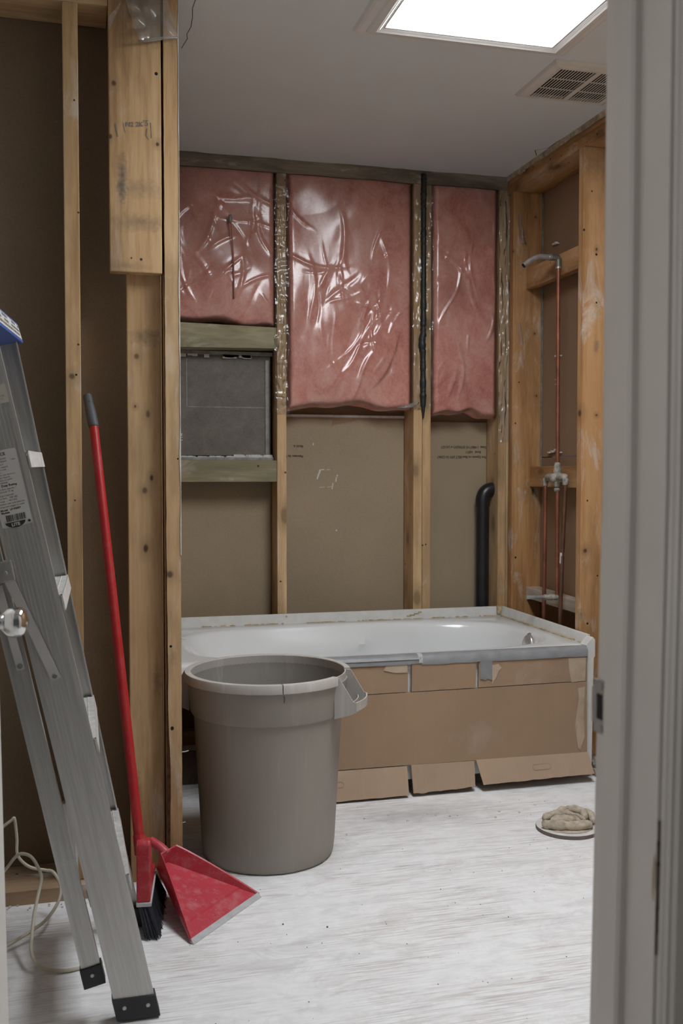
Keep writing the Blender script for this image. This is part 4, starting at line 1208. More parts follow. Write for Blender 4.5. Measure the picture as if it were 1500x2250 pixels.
for i in range(60):
    x = 0.60 + 0.55 * i / 59
    P[i, 0] = (x, yc - 0.0055 - 0.0006 * abs(noise.noise((x * 16, 0, 0))), TZ - 0.0095); P[i, 1] = (x, yc - 0.0065, TZ - 0.0140 - 0.001 * noise.noise((x * 12, 4, 0)))
build('fold_highlight', MB().grid(P), 'duct_light', cbd, smooth=True)  # highlight along the tape fold, painted as a paler strip
m = MB(); n = 10; P = np.zeros((n, 8, 3))
for i in range(n):
    for j in range(8):
        P[i, j] = (1.378 + 0.046 * j / 7 + 0.001 * noise.noise((i, j, 0)), yc - 0.0032 - 0.002 * abs(noise.noise((i * .6, j * .5, 2))), 0.392 + 0.07 * i / (n - 1) + (0.003 * math.sin(j * 1.7) if i == 0 else 0))
o = build('duct_tape', m.grid(P), 'duct', cbd, smooth=True); tag(o, 'short grey duct tape patch over a slit')
# clear tape patches
def tape_patch(pts, name='packing_tape', dy=-0.0016):
    return build(name, MB().add([(x, yc + dy, z) for x, z in pts], [tuple(range(len(pts)))]), 'clear_tape', cbd)
tape_patch([(1.722, 0.452), (1.726, 0.403), (1.735, 0.363), (1.79, 0.366), (1.793, 0.452)])
tape_patch([(1.762, 0.340), (1.766, 0.30), (1.757, 0.25), (1.751, 0.20), (1.764, 0.12), (1.774, 0.112), (1.790, 0.16), (1.786, 0.25), (1.790, 0.345)])
tape_patch([(1.03, 0.458), (1.02, 0.442), (1.06, 0.432), (1.108, 0.430), (1.108, 0.458)])
tape_patch([(1.42, 0.44), (1.425, 0.375), (1.44, 0.395), (1.45, 0.42), (1.462, 0.43), (1.448, 0.445)])

# ---- garbage bin
BX, BY = 0.545, 2.893
bn = thing('garbage_bin', 'round taupe plastic garbage bin with a cracked rim, standing by the tub', 'bin', (BX, BY, 0))
prof_out = [(0.0001, 0.004), (0.172, 0.004), (0.180, 0.0), (0.187, 0.003), (0.1925, 0.012), (0.196, 0.04), (0.2165, 0.405), (0.2172, 0.424), (0.2245, 0.427), (0.2275, 0.433), (0.2345, 0.517), (0.2345, 0.522)]
prof_in = [(0.2345, 0.522), (0.2265, 0.522), (0.2265, 0.50), (0.2145, 0.42), (0.1895, 0.03), (0.180, 0.014), (0.0001, 0.012)]
o = build('body', MB().lathe(prof_out, (BX, BY), 96), 'bin', bn, smooth=True, angle=35)
build('inner_wall', MB().lathe(prof_in, (BX, BY), 96), 'bin_in', bn, smooth=True, angle=35)
TH = math.radians(-29); HW = math.radians(17.5)
crack = math.radians(-91.0)
rim_prof = [(0.2265, 0.5195), (0.2250, 0.5435), (0.2265, 0.5455), (0.2425, 0.5455), (0.2440, 0.5435), (0.2445, 0.5210), (0.2430, 0.5195)]
rp = rim_prof + [rim_prof[0]]
def arc(a0, a1, dz=0.0, seg=60):
    mb = MB(); vs = []; k = len(rim_prof)
    for s in range(seg + 1):
        t = s / seg; an = a0 + (a1 - a0) * t
        for r, z in rim_prof:
            vs.append((BX + r * math.cos(an), BY + r * math.sin(an), z + dz * t))
    fs = []
    for s in range(seg):
        for i in range(k):
            a = s * k + i; b = s * k + (i + 1) % k
            fs.append((a, b, b + k, a + k))
    fs += [tuple(range(k)), tuple(range(seg * k, seg * k + k))]
    return mb.add(vs, fs)
build('rim', arc(TH + HW, 2 * math.pi + crack - 0.006, 0.0, 110), 'bin_rim', bn, smooth=True, angle=40)
build('rim', arc(crack + 0.006, TH - HW, 0.0005, 24), 'bin_rim', bn, smooth=True, angle=40)
# thin inner lip bridging the handle notch
build('rim_lip', MB().lathe([(0.2265, 0.470), (0.2265, 0.541), (0.2300, 0.541), (0.2300, 0.470)], (BX, BY), 20, TH - HW, TH + HW), 'bin_rim', bn, smooth=True, angle=40)
def handle(th, name='handle'):
    rd = Vector((math.cos(th), math.sin(th), 0)); tg = Vector((-math.sin(th), math.cos(th), 0)); c = Vector((BX, BY, 0))
    mb = MB(); w = 0.070; t = 0.0035
    def pt(n_, s, z): return c + rd * n_ + tg * s + Vector((0, 0, z))
    edge = 0.2345 * math.cos(HW)
    for s in (-w, w - t):
        pr = [(edge - 0.003, 0.424), (edge + 0.050, 0.440), (edge + 0.062, 0.452), (edge + 0.062, 0.474), (edge + 0.052, 0.476), (edge + 0.012, 0.541), (edge - 0.003, 0.541)]
        a = [pt(n_, s, z) for n_, z in pr]; mb.prism(a, tg * t)
    # curved outer wall at the bottom of the chute and floor
    q = 14; outer = []
    for i in range(q + 1):
        s = -w + 2 * w * i / q; bow = 0.012 * (1 - (s / w) ** 2)
        outer.append((s, bow))
    for lo, hi, nn, th_ in ((0.449, 0.474, edge + 0.060, 0.004), (0.452, 0.468, edge + 0.034, 0.003)):
        P1 = [pt(nn + b, s, lo) for s, b in outer]; P2 = [pt(nn + b, s, hi) for s, b in outer]
        P3 = [pt(nn + b - th_, s, hi) for s, b in outer]; P4 = [pt(nn + b - th_, s, lo) for s, b in outer]
        A = np.array([[list(p) for p in P] for P in (P1, P2, P3, P4, P1)])
        mb.grid(A)
    Pa = [pt(edge - 0.004, s, 0.428) for s, b in outer]; Pb = [pt(edge + 0.052 + b * 0.6, s, 0.442) for s, b in outer]; Pc = [pt(edge + 0.060 + b, s, 0.450) for s, b in outer]
    mb.grid(np.array([[list(p) for p in P] for P in (Pa, Pb, Pc)]))
    return build(name, mb, 'bin_rim', bn, smooth=True, angle=30)
handle(TH); handle(TH + math.pi)
m = MB(); m.tube([(BX + 0.0, BY - 0.2352, 0.514), (BX + 0.002, BY - 0.2350, 0.503), (BX + 0.001, BY - 0.2343, 0.495)], 0.0012, 5)
build('crack_line', m, 'ring_dark', bn)

# ---- step ladder (built upright in its own frame, then leaned back against the left wall)
ld = thing('step_ladder', 'folded aluminium step ladder with a blue cap leaning at the left', 'ladder', (0, 0, 0))
def ltaper(y_near, s):      # rails converge upwards
    return y_near
SL = 1.46
def near_y(s): return 0.000 + 0.036 * s
def far_y(s): return 0.452 - 0.036 * s
def rail(name, x0, x1, yfun, side, s0, s1, t=0.003, fl=0.020, level=False, xs=lambda q: 0.0):
    """channel: web facing out (side -1 = camera side), flanges turned inwards"""
    mb = MB(); d = -side
    def bx(xa, xb, ya, yb):
        sa0 = s0; 
        pts = []
        for s in (s0, s1):
            y = yfun(s)
            for (x, yy) in ((xa, ya), (xb, ya), (xb, yb), (xa, yb)):
                ss = s - ((x * math.tan(0.2147)) if (level and s == s0) else 0.0)
                pts.append((x + xs(s), y + d * yy, ss))
        mb.hexa(pts)
    bx(x0, x1, 0.0, t)
    bx(x0, x0 + t, t, fl); bx(x1 - t, x1, t, fl)
    nrib = 9 if (x1 - x0) > 0.06 else 6
    for i in range(nrib):
        x = x0 + 0.006 + (x1 - x0 - 0.012) * (i + 0.5) / nrib
        bx(x - 0.0011, x + 0.0011, -0.0009, 0.0)
    return build(name, mb, 'alu', ld)
fr_near = rail('front_rail', -0.078, 0.002, near_y, -1, 0.030, SL, level=True)
def far_x(q): return -0.018 + 0.0225 * (q - 0.1)
fr_far = rail('front_rail', -0.046, 0.016, far_y, 1, 0.030, SL, level=True, xs=far_x)
re_near = rail('rear_rail', -0.1265, -0.0880, lambda s: near_y(s) + 0.016, -1, 0.105, 1.42, fl=0.022)
re_far = rail('rear_rail', -0.108, -0.070, lambda s: far_y(s) - 0.016, 1, 0.105, 1.42, fl=0.022)
for s in (0.32, 0.61, 0.91, 1.205):
    y0, y1 = near_y(s) + 0.0035, far_y(s) - 0.0035
    k = math.tan(0.2147)
    # tread kept level when the ladder stands folded: its front edge drops
    mb = MB()
    xa, xb = -0.068, 0.0085; e9 = 0.009 + far_x(s) - far_x(0.9); e6 = e9 - 0.003; e10 = 0.010 + far_x(s) - far_x(0.9)
    za, zb = s - 0.010, s - 0.010 + k * 0.08 * -0.35
    mb.hexa([(xa, y0, za - 0.003), (xb, y0, zb - 0.003), (xb + e9, y1, zb - 0.003), (xa + e10, y1, za - 0.003), (xa, y0, za), (xb, y0, zb), (xb + e9, y1, zb), (xa + e10, y1, za)])
    mb.hexa([(xb - 0.003, y0, zb - 0.034), (xb, y0, zb - 0.034), (xb + e9, y1, zb - 0.034), (xb + e6, y1, zb - 0.034), (xb - 0.003, y0, zb), (xb, y0, zb), (xb + e9, y1, zb), (xb + e6, y1, zb)])
    mb.hexa([(xa, y0, za - 0.022), (xa + 0.003, y0, za - 0.022), (xa + e10 + 0.003, y1, za - 0.022), (xa + e10, y1, za - 0.022), (xa, y0, za), (xa + 0.003, y0, za), (xa + e10 + 0.003, y1, za), (xa + e10, y1, za)])
    for i in range(5):
        f = (i + 1) / 6; x = xa + (xb - xa) * f; z = za + (zb - za) * f
        mb.hexa([(x - .002, y0, z), (x + .002, y0, z), (x + e9, y1, z), (x + e6, y1, z), (x - .001, y0, z + .0015), (x + .001, y0, z + .0015), (x + e9 - .001, y1, z + .0015), (x + e6 + .001, y1, z + .0015)])
    stp = build('step', mb, 'alu_dusty', ld)
    if s == 1.205:
        m2 = MB(); m2.hexa([(xb + 0.0074, y1 - 0.085, zb - 0.028), (xb + 0.0081, y1 - 0.085, zb - 0.028), (xb + 0.0096, y1 - 0.018, zb - 0.028), (xb + 0.0090, y1 - 0.018, zb - 0.028),
                            (xb + 0.0074, y1 - 0.085, zb - 0.003), (xb + 0.0081, y1 - 0.085, zb - 0.003), (xb + 0.0096, y1 - 0.018, zb - 0.003), (xb + 0.0090, y1 - 0.018, zb - 0.003)])
        build('step_label', m2, 'sticker', stp)
for s in (0.35, 0.95):
    build('rear_brace', MB().box(-0.118, -0.086, near_y(s) + 0.016, far_y(s) - 0.016, s - 0.012, s + 0.012), 'alu_y', ld)
# feet
def foot(x0, x1, y, side, z0, z1, level, nhole):
    mb = MB(); d = -side; k = math.tan(0.2147) if level else 0.0
    pts = []
    for zb_ in ((z0,), (z1,)):
        for (x, yy) in ((x0 - 0.003, -0.004), (x1 + 0.003, -0.004), (x1 + 0.003, 0.028), (x0 - 0.003, 0.028)):
            pts.append((x, y + d * yy, zb_[0] - k * x))
    mb.hexa(pts)
    o = build('foot', mb, 'rubber', ld, bevel=0.002)
    for i in range(nhole):
        f = 0.5 if nhole == 1 else (0.22 if i == 0 else 0.80)
        x = x0 + (x1 - x0) * f; z = (z0 + z1) / 2 - k * x + 0.004
        build('rivet', disc_mb((x, y - d * 0.004, z), (0, -d, 0), 0.0042, 0.0015, 12), 'steel', o, smooth=True)
    return o
foot(-0.078, 0.002, near_y(0.03), -1, 0.002, 0.048, True, 2)
foot(-0.065, -0.003, far_y(0.03), 1, 0.002, 0.048, True, 2)
foot(-0.1265, -0.0880, near_y(0.1) + 0.016, -1, 0.096, 0.138, False, 1)
foot(-0.108, -0.070, far_y(0.1) - 0.016, 1, 0.096, 0.138, False, 1)
# spreaders
def bar(a, b, y, w=0.0095, t=0.0025, side=-1):
    a = Vector((a[0], 0, a[1])); b = Vector((b[0], 0, b[1])); dr_ = (b - a).normalized(); nn = Vector((-dr_.z, 0, dr_.x)) * w
    a = a - dr_ * 0.008; b = b + dr_ * 0.008
    P = [a - nn, b - nn, b + nn, a + nn]
    mb = MB().prism([(p.x, y, p.z) for p in P], (0, t * side, 0))
    o = build('spreader_bar', mb, 'bar_alu', ld)
    return o
for yy, sd in ((0.026, -1), (0.425, 1)):
    b1 = bar((-0.041, 0.739), (-0.083, 0.950), yy - 0.001 * 0, side=sd) if sd > 0 else bar((-0.041, 0.739), (-0.083, 0.950), 0.0195, side=-1)
    b2 = bar((-0.102, 0.773), (-0.106, 0.930), yy + (0.008 if sd < 0 else -0.008), side=sd, w=0.008)
    for (bx_, (px, pz)) in ((b1, (-0.041, 0.739)), (b2, (-0.102, 0.773))):
        y = 0.0170 if sd < 0 else 0.428
        if bx_ is b2: y = 0.031 if sd < 0 else 0.419
        build('rivet', disc_mb((px, y, pz), (0, sd, 0), 0.0052, 0.003, 12), 'grey_metal', bx_, smooth=True)
o = build('bracket', MB().box(-0.108, -0.070, 0.012, 0.030, 0.945, 0.985), 'steel', ld, bevel=0.002)
build('rivet', disc_mb((-0.086, 0.012, 0.962), (0, -1, 0), 0.005, 0.002, 12), 'steel', o, smooth=True)
# blue top cap
m = MB()
m.hexa([(-0.135, 0.035, SL - 0.012), (0.006, 0.035, SL - 0.012), (0.041, 0.432, SL - 0.012), (-0.135, 0.432, SL - 0.012), (-0.130, 0.035, SL + 0.036), (0.003, 0.035, SL + 0.036), (0.038, 0.432, SL + 0.036), (-0.130, 0.432, SL + 0.036)])
cap = build('top_cap', m, 'blue', ld, bevel=0.004); tag(cap, 'blue plastic top cap with a white label')
m = MB(); m.hexa([(-0.11, 0.33, SL + 0.036), (0.020, 0.33, SL + 0.036), (0.028, 0.415, SL + 0.036), (-0.11, 0.415, SL + 0.036), (-0.105, 0.34, SL + 0.056), (0.014, 0.34, SL + 0.056), (0.020, 0.41, SL + 0.056), (-0.105, 0.41, SL + 0.056)])
build('cap_lug', m, 'blue', cap, bevel=0.005)
def capx(y, s):
    f = (y - 0.035) / 0.397
    return 0.006 + 0.035 * f - 0.003 * (s - SL + 0.012) / 0.048 + 0.0008
q = [(0.060, SL - 0.005), (0.420, SL - 0.005), (0.420, SL + 0.029), (0.060, SL + 0.029)]
build('cap_label', MB().add([(capx(y, s), y, s) for y, s in q], [(0, 1, 2, 3)]), 'sticker', cap)
m = MB(); r = random.Random(4)
for row in range(3):
    y = 0.07
    while y < 0.40:
        w = r.uniform(0.008, 0.03); s = SL + 0.021 - row * 0.010
        if r.random() < 0.75:
            m.add([(capx(yy, ss) + 0.0006, yy, ss) for yy, ss in ((y, s), (y + w, s), (y + w, s + 0.0055), (y, s + 0.0055))], [(0, 1, 2, 3)])
        y += w + 0.008
build('cap_print', m, 'ink_grey', cap)
# notice label on the near rail
def lab_y(s): return near_y(s) - 0.0012
def lquad(mb, x0, x1, s0, s1, d=0.0):
    mb.add([(x0, lab_y(s0) - d, s0), (x1, lab_y(s0) - d, s0), (x1, lab_y(s1) - d, s1), (x0, lab_y(s1) - d, s1)], [(0, 1, 2, 3)])
m = MB(); lx0, lx1, ls0, ls1 = -0.0725, -0.0135, 1.047, 1.200
lpts = [(lx0 + 0.003, ls0), (lx1 - 0.003, ls0), (lx1, ls0 + 0.003), (lx1, ls1 - 0.003), (lx1 - 0.003, ls1), (lx0 + 0.003, ls1), (lx0, ls1 - 0.003), (lx0, ls0 + 0.003)]
m.add([(x, lab_y(s), s) for x, s in lpts], [tuple(range(8))])
nl = build('notice_label', m, 'sticker', fr_near); tag(nl, 'white printed notice label with a barcode')
YT = lab_y(1.12) - 0.0010
def ltext(lines, size, x, s, align='LEFT', mat='ink', bold=0.0, lead=1.25, sq=1.0):
    o = build('label_lettering', text_mb(lines, size, (x, 0, s), (1, 0, 0), (0, 0, 1), align, lead, bold, sq), mat, fr_near)
    for v in o.data.vertices:
        v.co.y = near_y(v.co.z) - 0.0018
    return o
ltext(['NOTICE'], 0.0085, lx0 + 0.022, 1.189, 'CENTER', bold=0.0002)
ltext(['Avertissement', 'Do Not Stand'], 0.0050, lx0 + 0.022, 1.1815, 'CENTER', lead=1.1)
ltext(['This ladder is 4', 'designed to support', 'use and care only', '       1.48m', 'Do not use near electrical', 'equipment. Read all', 'instructions on ladder', 'before climbing'], 0.0042, lx0 + 0.003, 1.170, lead=1.22)
ltext(['1.48m'], 0.0042, lx1 - 0.015, 1.177)
ltext(['Duty Rating'], 0.0062, lx0 + 0.031, 1.1275, 'CENTER', bold=0.00015)
ltext(['Light duty capacity 1', 'rated load  91 kg'], 0.0046, lx0 + 0.005, 1.1215, lead=1.15)
ltext(['Charge maximale', 'Load limit    200 LBS', 'Charge      90.7 KG', 'Includes user and materials', 'comprend usager et outils'], 0.0046, lx0 + 0.003, 1.1090, lead=1.2)
ltext(['Model   LP-92097', 'Modele'], 0.0054, lx0 + 0.004, 1.0800, bold=0.0002, lead=0.95)
m = MB(); x = lx0 + 0.011; r = random.Random(12)
while x < lx1 - 0.011:
    w = r.choice([0.0006, 0.0006, 0.0012, 0.0018]); 
    lquad(m, x, x + w, 1.0705 - 0.0135 - 0.0005 + 0.0015, 1.0710, 0.0006); x += w + r.choice([0.0007, 0.0007, 0.0013])
build('barcode', m, 'ink', fr_near)
m = MB(); pts = []
for i in range(25):
    a = math.pi + math.pi * i / 24
    pts.append((-0.046 + 0.0195 * math.cos(a), 1.0560 + 0.0115 * math.sin(a) + 0.0002))
m.add([(x, lab_y(s) - 0.0005, s) for x, s in pts], [tuple(range(25))])
build('label_emblem', m, 'ink', fr_near)
o = ltext(['LITE'], 0.0088, -0.046, 1.0480, 'CENTER', 'sticker', bold=0.0003)
for v in o.data.vertices: v.co.y -= 0.0008
ltext(['Manufactured by', 'Ladder Products', 'Made in Canada'], 0.0036, lx0 + 0.010, 1.0420 - 0.0005 + 0.0, lead=1.05) if False else ltext(['Manufactured by', 'Made in Canada'], 0.0030, lx0 + 0.008, 1.0515 - 0.0, lead=1.0, mat='ink_grey') if False else None
# tiny maple leaf
m = MB(); leaf = [(0, -1), (0.12, -0.45), (0.7, -0.55), (0.6, -0.3), (1.0, 0.1), (0.75, 0.2), (0.8, 0.5), (0.35, 0.35), (0.25, 0.75), (0, 1), (-0.25, 0.75), (-0.35, 0.35), (-0.8, 0.5), (-0.75, 0.2), (-1, 0.1), (-0.6, -0.3), (-0.7, -0.55), (-0.12, -0.45)]
m.add([(-0.0195 + 0.0035 * a, lab_y(1.05) - 0.0008, 1.0525 + 0.0038 * b) for a, b in leaf], [tuple(range(len(leaf)))])
build('label_emblem', m, 'ink', fr_near)
m = MB(); lquad(m, -0.060, -0.004, 1.290, 1.327)
build('old_label', m, 'sticker_old', fr_near)
ltext(['Model 60', 'Size 1.5'], 0.0045, -0.028, 1.303, lead=1.3, mat='ink_grey')
ld.location = (0.155, 2.05, 0.003)
ld.rotation_euler = (0, -0.2147, 0)
dep = 0.0

# ---- broom
br = thing('broom', 'red angle broom with dark bristles leaning in the stud bay', 'broom', (0.165, 2.50, 0))
hb0, hb1, hb2 = Vector((0.1455, 2.452, 0.205)), Vector((0.0501, 2.742, 1.2445)), Vector((0.035, 2.788, 1.3292))
build('handle', MB().tube([hb0, hb0.lerp(hb1, 0.5), hb1], [0.0125, 0.0122, 0.0118], 20), 'red_handle', br, smooth=True, angle=50)
g = [hb1.lerp(hb2, t) for t in (-0.02, 0.0, 0.1, 0.55, 0.6, 0.8, 1.0)]
gr = build('grip', MB().tube(g, [0.0125, 0.0135, 0.0140, 0.0135, 0.0128, 0.0125, 0.0122], 18), 'grip', br, smooth=True, angle=40)
build('hang_hole', disc_mb(hb1.lerp(hb2, 0.80) + Vector((0.001, -0.0125, -0.002)), (0.05, -1, -0.3), 0.0045, 0.0006, 14), 'black', gr)
# head: trapezoid block, high at the near end where the handle enters
hd = Vector((0.040, 0.29, 0)).normalized(); hn = Vector((hd.y, -hd.x, 0)); h0 = Vector((0.1500, 2.425, 0))
def hp(s, n_, z): return h0 + hd * s + hn * n_ + Vector((0, 0, z))
prof = [(0.0, 0.083), (0.0, 0.222), (0.008, 0.232), (0.034, 0.232), (0.045, 0.220), (0.075, 0.156), (0.150, 0.105), (0.217, 0.096), (0.221, 0.092), (0.217, 0.083)]
m = MB().prism([hp(s, -0.0165, z) for s, z in prof], hn * 0.033)
build('head', m, 'red', br, bevel=0.004)
m = MB().prism([hp(s, -0.0172, z) for s, z in [(-0.003, 0.074), (-0.003, 0.084), (0.224, 0.084), (0.224, 0.074)]], hn * 0.0365)
build('head_rim', m, 'lip', br, bevel=0.002)
build('socket', MB().tube([hb0 - (hb1 - hb0).normalized() * 0.012, hb0 + (hb1 - hb0).normalized() * 0.035], [0.0155, 0.0145], 16), 'red', br, smooth=True, angle=40)
m = MB(); r = random.Random(5)
for i in range(1500):
    s = r.uniform(0.0, 0.218); n_ = r.uniform(-0.014, 0.014)
    top = hp(s, n_, 0.078)
    fl = (s - 0.117) * 0.20
    bot = hp(s + fl + r.gauss(0, 0.004), n_ * 1.2 + 0.024 + r.gauss(0, 0.003), max(0.001, r.gauss(0.004, 0.003)))
    w = 0.0011
    u = Vector((w, 0, 0)); v = Vector((0, w, 0))
    m.add([top - u, top + u, top + v * 1.5, bot - u * .8, bot + u * .8, bot + v], [(0, 1, 4, 3), (1, 2, 5, 4), (2, 0, 3, 5)])
core = MB().hexa([hp(-0.012, 0.006, 0.010), hp(0.228, 0.006, 0.010), hp(0.228, 0.030, 0.010), hp(-0.012, 0.030, 0.010), hp(0.004, -0.012, 0.076), hp(0.214, -0.012, 0.076), hp(0.214, 0.012, 0.076), hp(0.004, 0.012, 0.076)])
m.add(core.v, core.f)
tag(build('bristles', m, 'bristle', br), 'dark blue-black bristles', kind='stuff')

# ---- dustpan
dp = thing('dustpan', 'red plastic dustpan with a grey lip leaning beside the broom', 'dustpan', (0.33, 2.55, 0))
A, B = Vector((0.2560, 2.358, 0.004)), Vector((0.4590, 2.581, 0.004))
lip = (B - A); LW = lip.length; lu = lip.normalized(); bk = Vector((-lu.y, lu.x, 0))
tilt = math.atan2(0.085, 0.215)
bu = bk * math.cos(tilt) + Vector((0, 0, 1)) * math.sin(tilt); up = lu.cross(bu).normalized()
if up.z < 0: up = -up
def pp_(a, b, h): return A + lu * a + bu * b + up * h
D = 0.231
Lb0, Lb1 = 0.152, 0.190      # back corners of the floor (narrow)
m = MB()
th = 0.0028
# floor with a shallow step parallel to the lip
m.hexa([pp_(0.004, 0.0, 0), pp_(LW - 0.004, 0.0, 0), pp_(Lb1, D, 0), pp_(Lb0, D, 0), pp_(0.004, 0.0, th), pp_(LW - 0.004, 0.0, th), pp_(Lb1, D, th), pp_(Lb0, D, th)])
s0 = 0.045
def side_x(f, right): return (LW - 0.004 + (Lb1 - LW + 0.004) * f) if right else (0.004 + (Lb0 - 0.004) * f)
m.hexa([pp_(side_x(s0 / D, 0), s0, th), pp_(side_x(s0 / D, 1), s0, th), pp_(Lb1, D, th), pp_(Lb0, D, th), pp_(side_x(s0 / D, 0) + .004, s0 + 0.005, th + 0.003), pp_(side_x(s0 / D, 1) - .004, s0 + 0.005, th + 0.003), pp_(Lb1, D, th + 0.003), pp_(Lb0, D, th + 0.003)])
build('pan_floor', m, 'red_pan', dp, bevel=0.0008)
def wall_mb(right):
    mb = MB(); n = 14; ins = []; 
    P = np.zeros((n + 1, 5, 3))
    sg = 1 if right else -1
    for i in range(n + 1):
        f = i / n
        h = 0.005 + 0.045 * (1 - (1 - f) ** 1.25)
        out = (0.30 if right else 0.16) * h
        x = side_x(f, right)
        P[i, 0] = pp_(x, D * f, 0.001); P[i, 1] = pp_(x + sg * out, D * f, h)
        P[i, 2] = pp_(x + sg * (out + 0.004), D * f, h + 0.0015); P[i, 3] = pp_(x + sg * (out + 0.0055), D * f, h - 0.003)
        P[i, 4] = pp_(x + sg * 0.004, D * f, 0.0)
    return mb.grid(P)
build('side_wall', wall_mb(True), 'red_pan', dp, smooth=True, angle=40)
build('side_wall', wall_mb(False), 'red_pan', dp, smooth=True, angle=40)
m = MB(); m.hexa([pp_(Lb0 - 0.004, D - 0.002, 0), pp_(Lb1 + 0.004, D - 0.002, 0), pp_(Lb1 + 0.004, D + 0.002, 0), pp_(Lb0 - 0.004, D + 0.002, 0),
                  pp_(Lb0 - 0.010, D - 0.002, 0.050), pp_(Lb1 + 0.018, D - 0.002, 0.050), pp_(Lb1 + 0.018, D + 0.002, 0.050), pp_(Lb0 - 0.010, D + 0.002, 0.050)])
build('back_wall', m, 'red_pan', dp)
m = MB().tube([pp_((Lb0 + Lb1) / 2 + 0.004, D, 0.034), pp_((Lb0 + Lb1) / 2 + 0.004, D + 0.025, 0.040), pp_((Lb0 + Lb1) / 2 + 0.004, D + 0.060, 0.040)], [0.014, 0.013, 0.012], 14)
build('handle', m, 'red_pan', dp, smooth=True, angle=50)
m = MB().hexa([pp_(0.0, -0.010, -0.0025), pp_(LW, -0.010, -0.0025), pp_(LW, 0.004, -0.0015), pp_(0.0, 0.004, -0.0015), pp_(0.0, -0.010, 0.001), pp_(LW, -0.010, 0.001), pp_(LW, 0.004, 0.0075), pp_(0.0, 0.004, 0.0075)])
build('rubber_lip', m, 'lip', dp, bevel=0.001)

# ---- shower plumbing
pl = thing('shower_plumbing', 'exposed copper shower pipes with mixing valve in the plumbing wall', 'pipework', (1.90, 3.715, 0.3))
PX = 1.8965
m = MB().tube([(PX, 3.712, 1.15), (PX, 3.716, 1.55), (PX, 3.720, 1.972)], 0.0080, 14)
build('riser_pipe', m, 'copper', pl, smooth=True, angle=50)
m = MB().tube([(PX, 3.720, 1.955), (PX, 3.720, 1.985), (PX - 0.003, 3.720, 1.992), (PX - 0.03, 3.720, 1.992)], [0.0115, 0.0125, 0.0125, 0.0125], 14)
el = build('elbow', m, 'bronze_dull', pl, smooth=True, angle=60)
build('collar', MB().tube([(PX, 3.720, 1.948), (PX, 3.720, 1.955)], 0.0115, 14), 'steel', el, smooth=True, angle=40)
arm = []
for i in range(19):
    t = i / 18
    x = PX - 0.028 - 0.125 * t; z = 1.9925 - 0.040 * max(0, (t - 0.42) / 0.58) ** 1.45
    arm.append((x, 3.720, z))
sa = build('shower_arm', MB().tube(arm, 0.0108, 16, closed_ends=False), 'chrome_worn', pl, smooth=True)
build('arm_mouth', MB().tube([arm[-2], (arm[-1][0] - 0.001, 3.720, arm[-1][2] - 0.001)], [0.0085, 0.0085], 14), 'black', sa)
build('arm_nut', MB().tube([(PX - 0.033, 3.720, 1.9922), (PX - 0.043, 3.720, 1.9922)], 0.0142, 12), 'steel', sa, smooth=True, angle=40)
m = MB()
m.tube([(PX, 3.635, 1.103), (PX, 3.66, 1.105), (PX, 3.70, 1.104), (PX, 3.76, 1.106), (PX, 3.822, 1.103)], [0.013, 0.0185, 0.0165, 0.0165, 0.014], 14)
m.tube([(PX, 3.713, 1.062), (PX, 3.713, 1.085), (PX, 3.713, 1.120), (PX, 3.713, 1.150), (PX, 3.713, 1.168)], [0.013, 0.0185, 0.019, 0.0135, 0.0125], 14)
m.tube([(PX - 0.002, 3.713, 1.103), (PX - 0.022, 3.713, 1.104), (PX - 0.034, 3.713, 1.104)], [0.022, 0.018, 0.012], 14)
m.tube([(PX, 3.715, 1.064), (PX, 3.716, 1.045)], [0.016, 0.0105], 12)
m.tube([(PX, 3.818, 1.105), (PX, 3.822, 1.085), (PX, 3.820, 1.066)], [0.0125, 0.0125, 0.0105], 12)
m.tube([(PX, 3.642, 1.105), (PX, 3.642, 1.085), (PX, 3.643, 1.072)], [0.0125, 0.0125, 0.0105], 12)
vv = build('mixing_valve', m, 'brass_crust', pl, smooth=True)
md = vv.modifiers.new('sub', 'SUBSURF'); md.levels = 1; md.render_levels = 1
tx = bpy.data.textures.new('crust', 'CLOUDS'); tx.noise_scale = 0.012
md2 = vv.modifiers.new('crust', 'DISPLACE'); md2.texture = tx; md2.strength = 0.007; md2.mid_level = 0.4
m = MB().tube([(PX, 3.820, 1.075), (PX, 3.822, 0.8), (PX, 3.828, 0.34)], 0.0082, 12)
build('supply_pipe', m, 'copper', pl, smooth=True, angle=50)
m = MB().tube([(PX, 3.643, 1.078), (PX, 3.665, 0.8), (PX, 3.690, 0.34)], 0.0082, 12)
sp2 = build('supply_pipe', m, 'copper_dull', pl, smooth=True, angle=50)
build('pipe_tag', MB().tube([(PX, 3.6665, 0.802), (PX, 3.6695, 0.758)], 0.0095, 12), 'sticker', sp2, smooth=True, angle=40)
m = MB().tube([(PX + 0.002, 3.716, 1.05), (PX + 0.002, 3.714, 0.8), (PX + 0.002, 3.712, 0.622)], 0.0082, 12)
build('spout_pipe', m, 'copper', pl, smooth=True, angle=50)
m = MB().tube([(PX + 0.004, 3.712, 0.616), (PX - 0.03, 3.715, 0.616), (PX - 0.055, 3.718, 0.617)], [0.0125, 0.0125, 0.0115], 12)
build('elbow', m, 'brass_crust', pl, smooth=True, angle=50)
m = MB().tube([(PX - 0.05, 3.718, 0.617), (PX - 0.13, 3.724, 0.619)], 0.0085, 12)
build('spout_stub', m, 'steel', pl, smooth=True, angle=50)

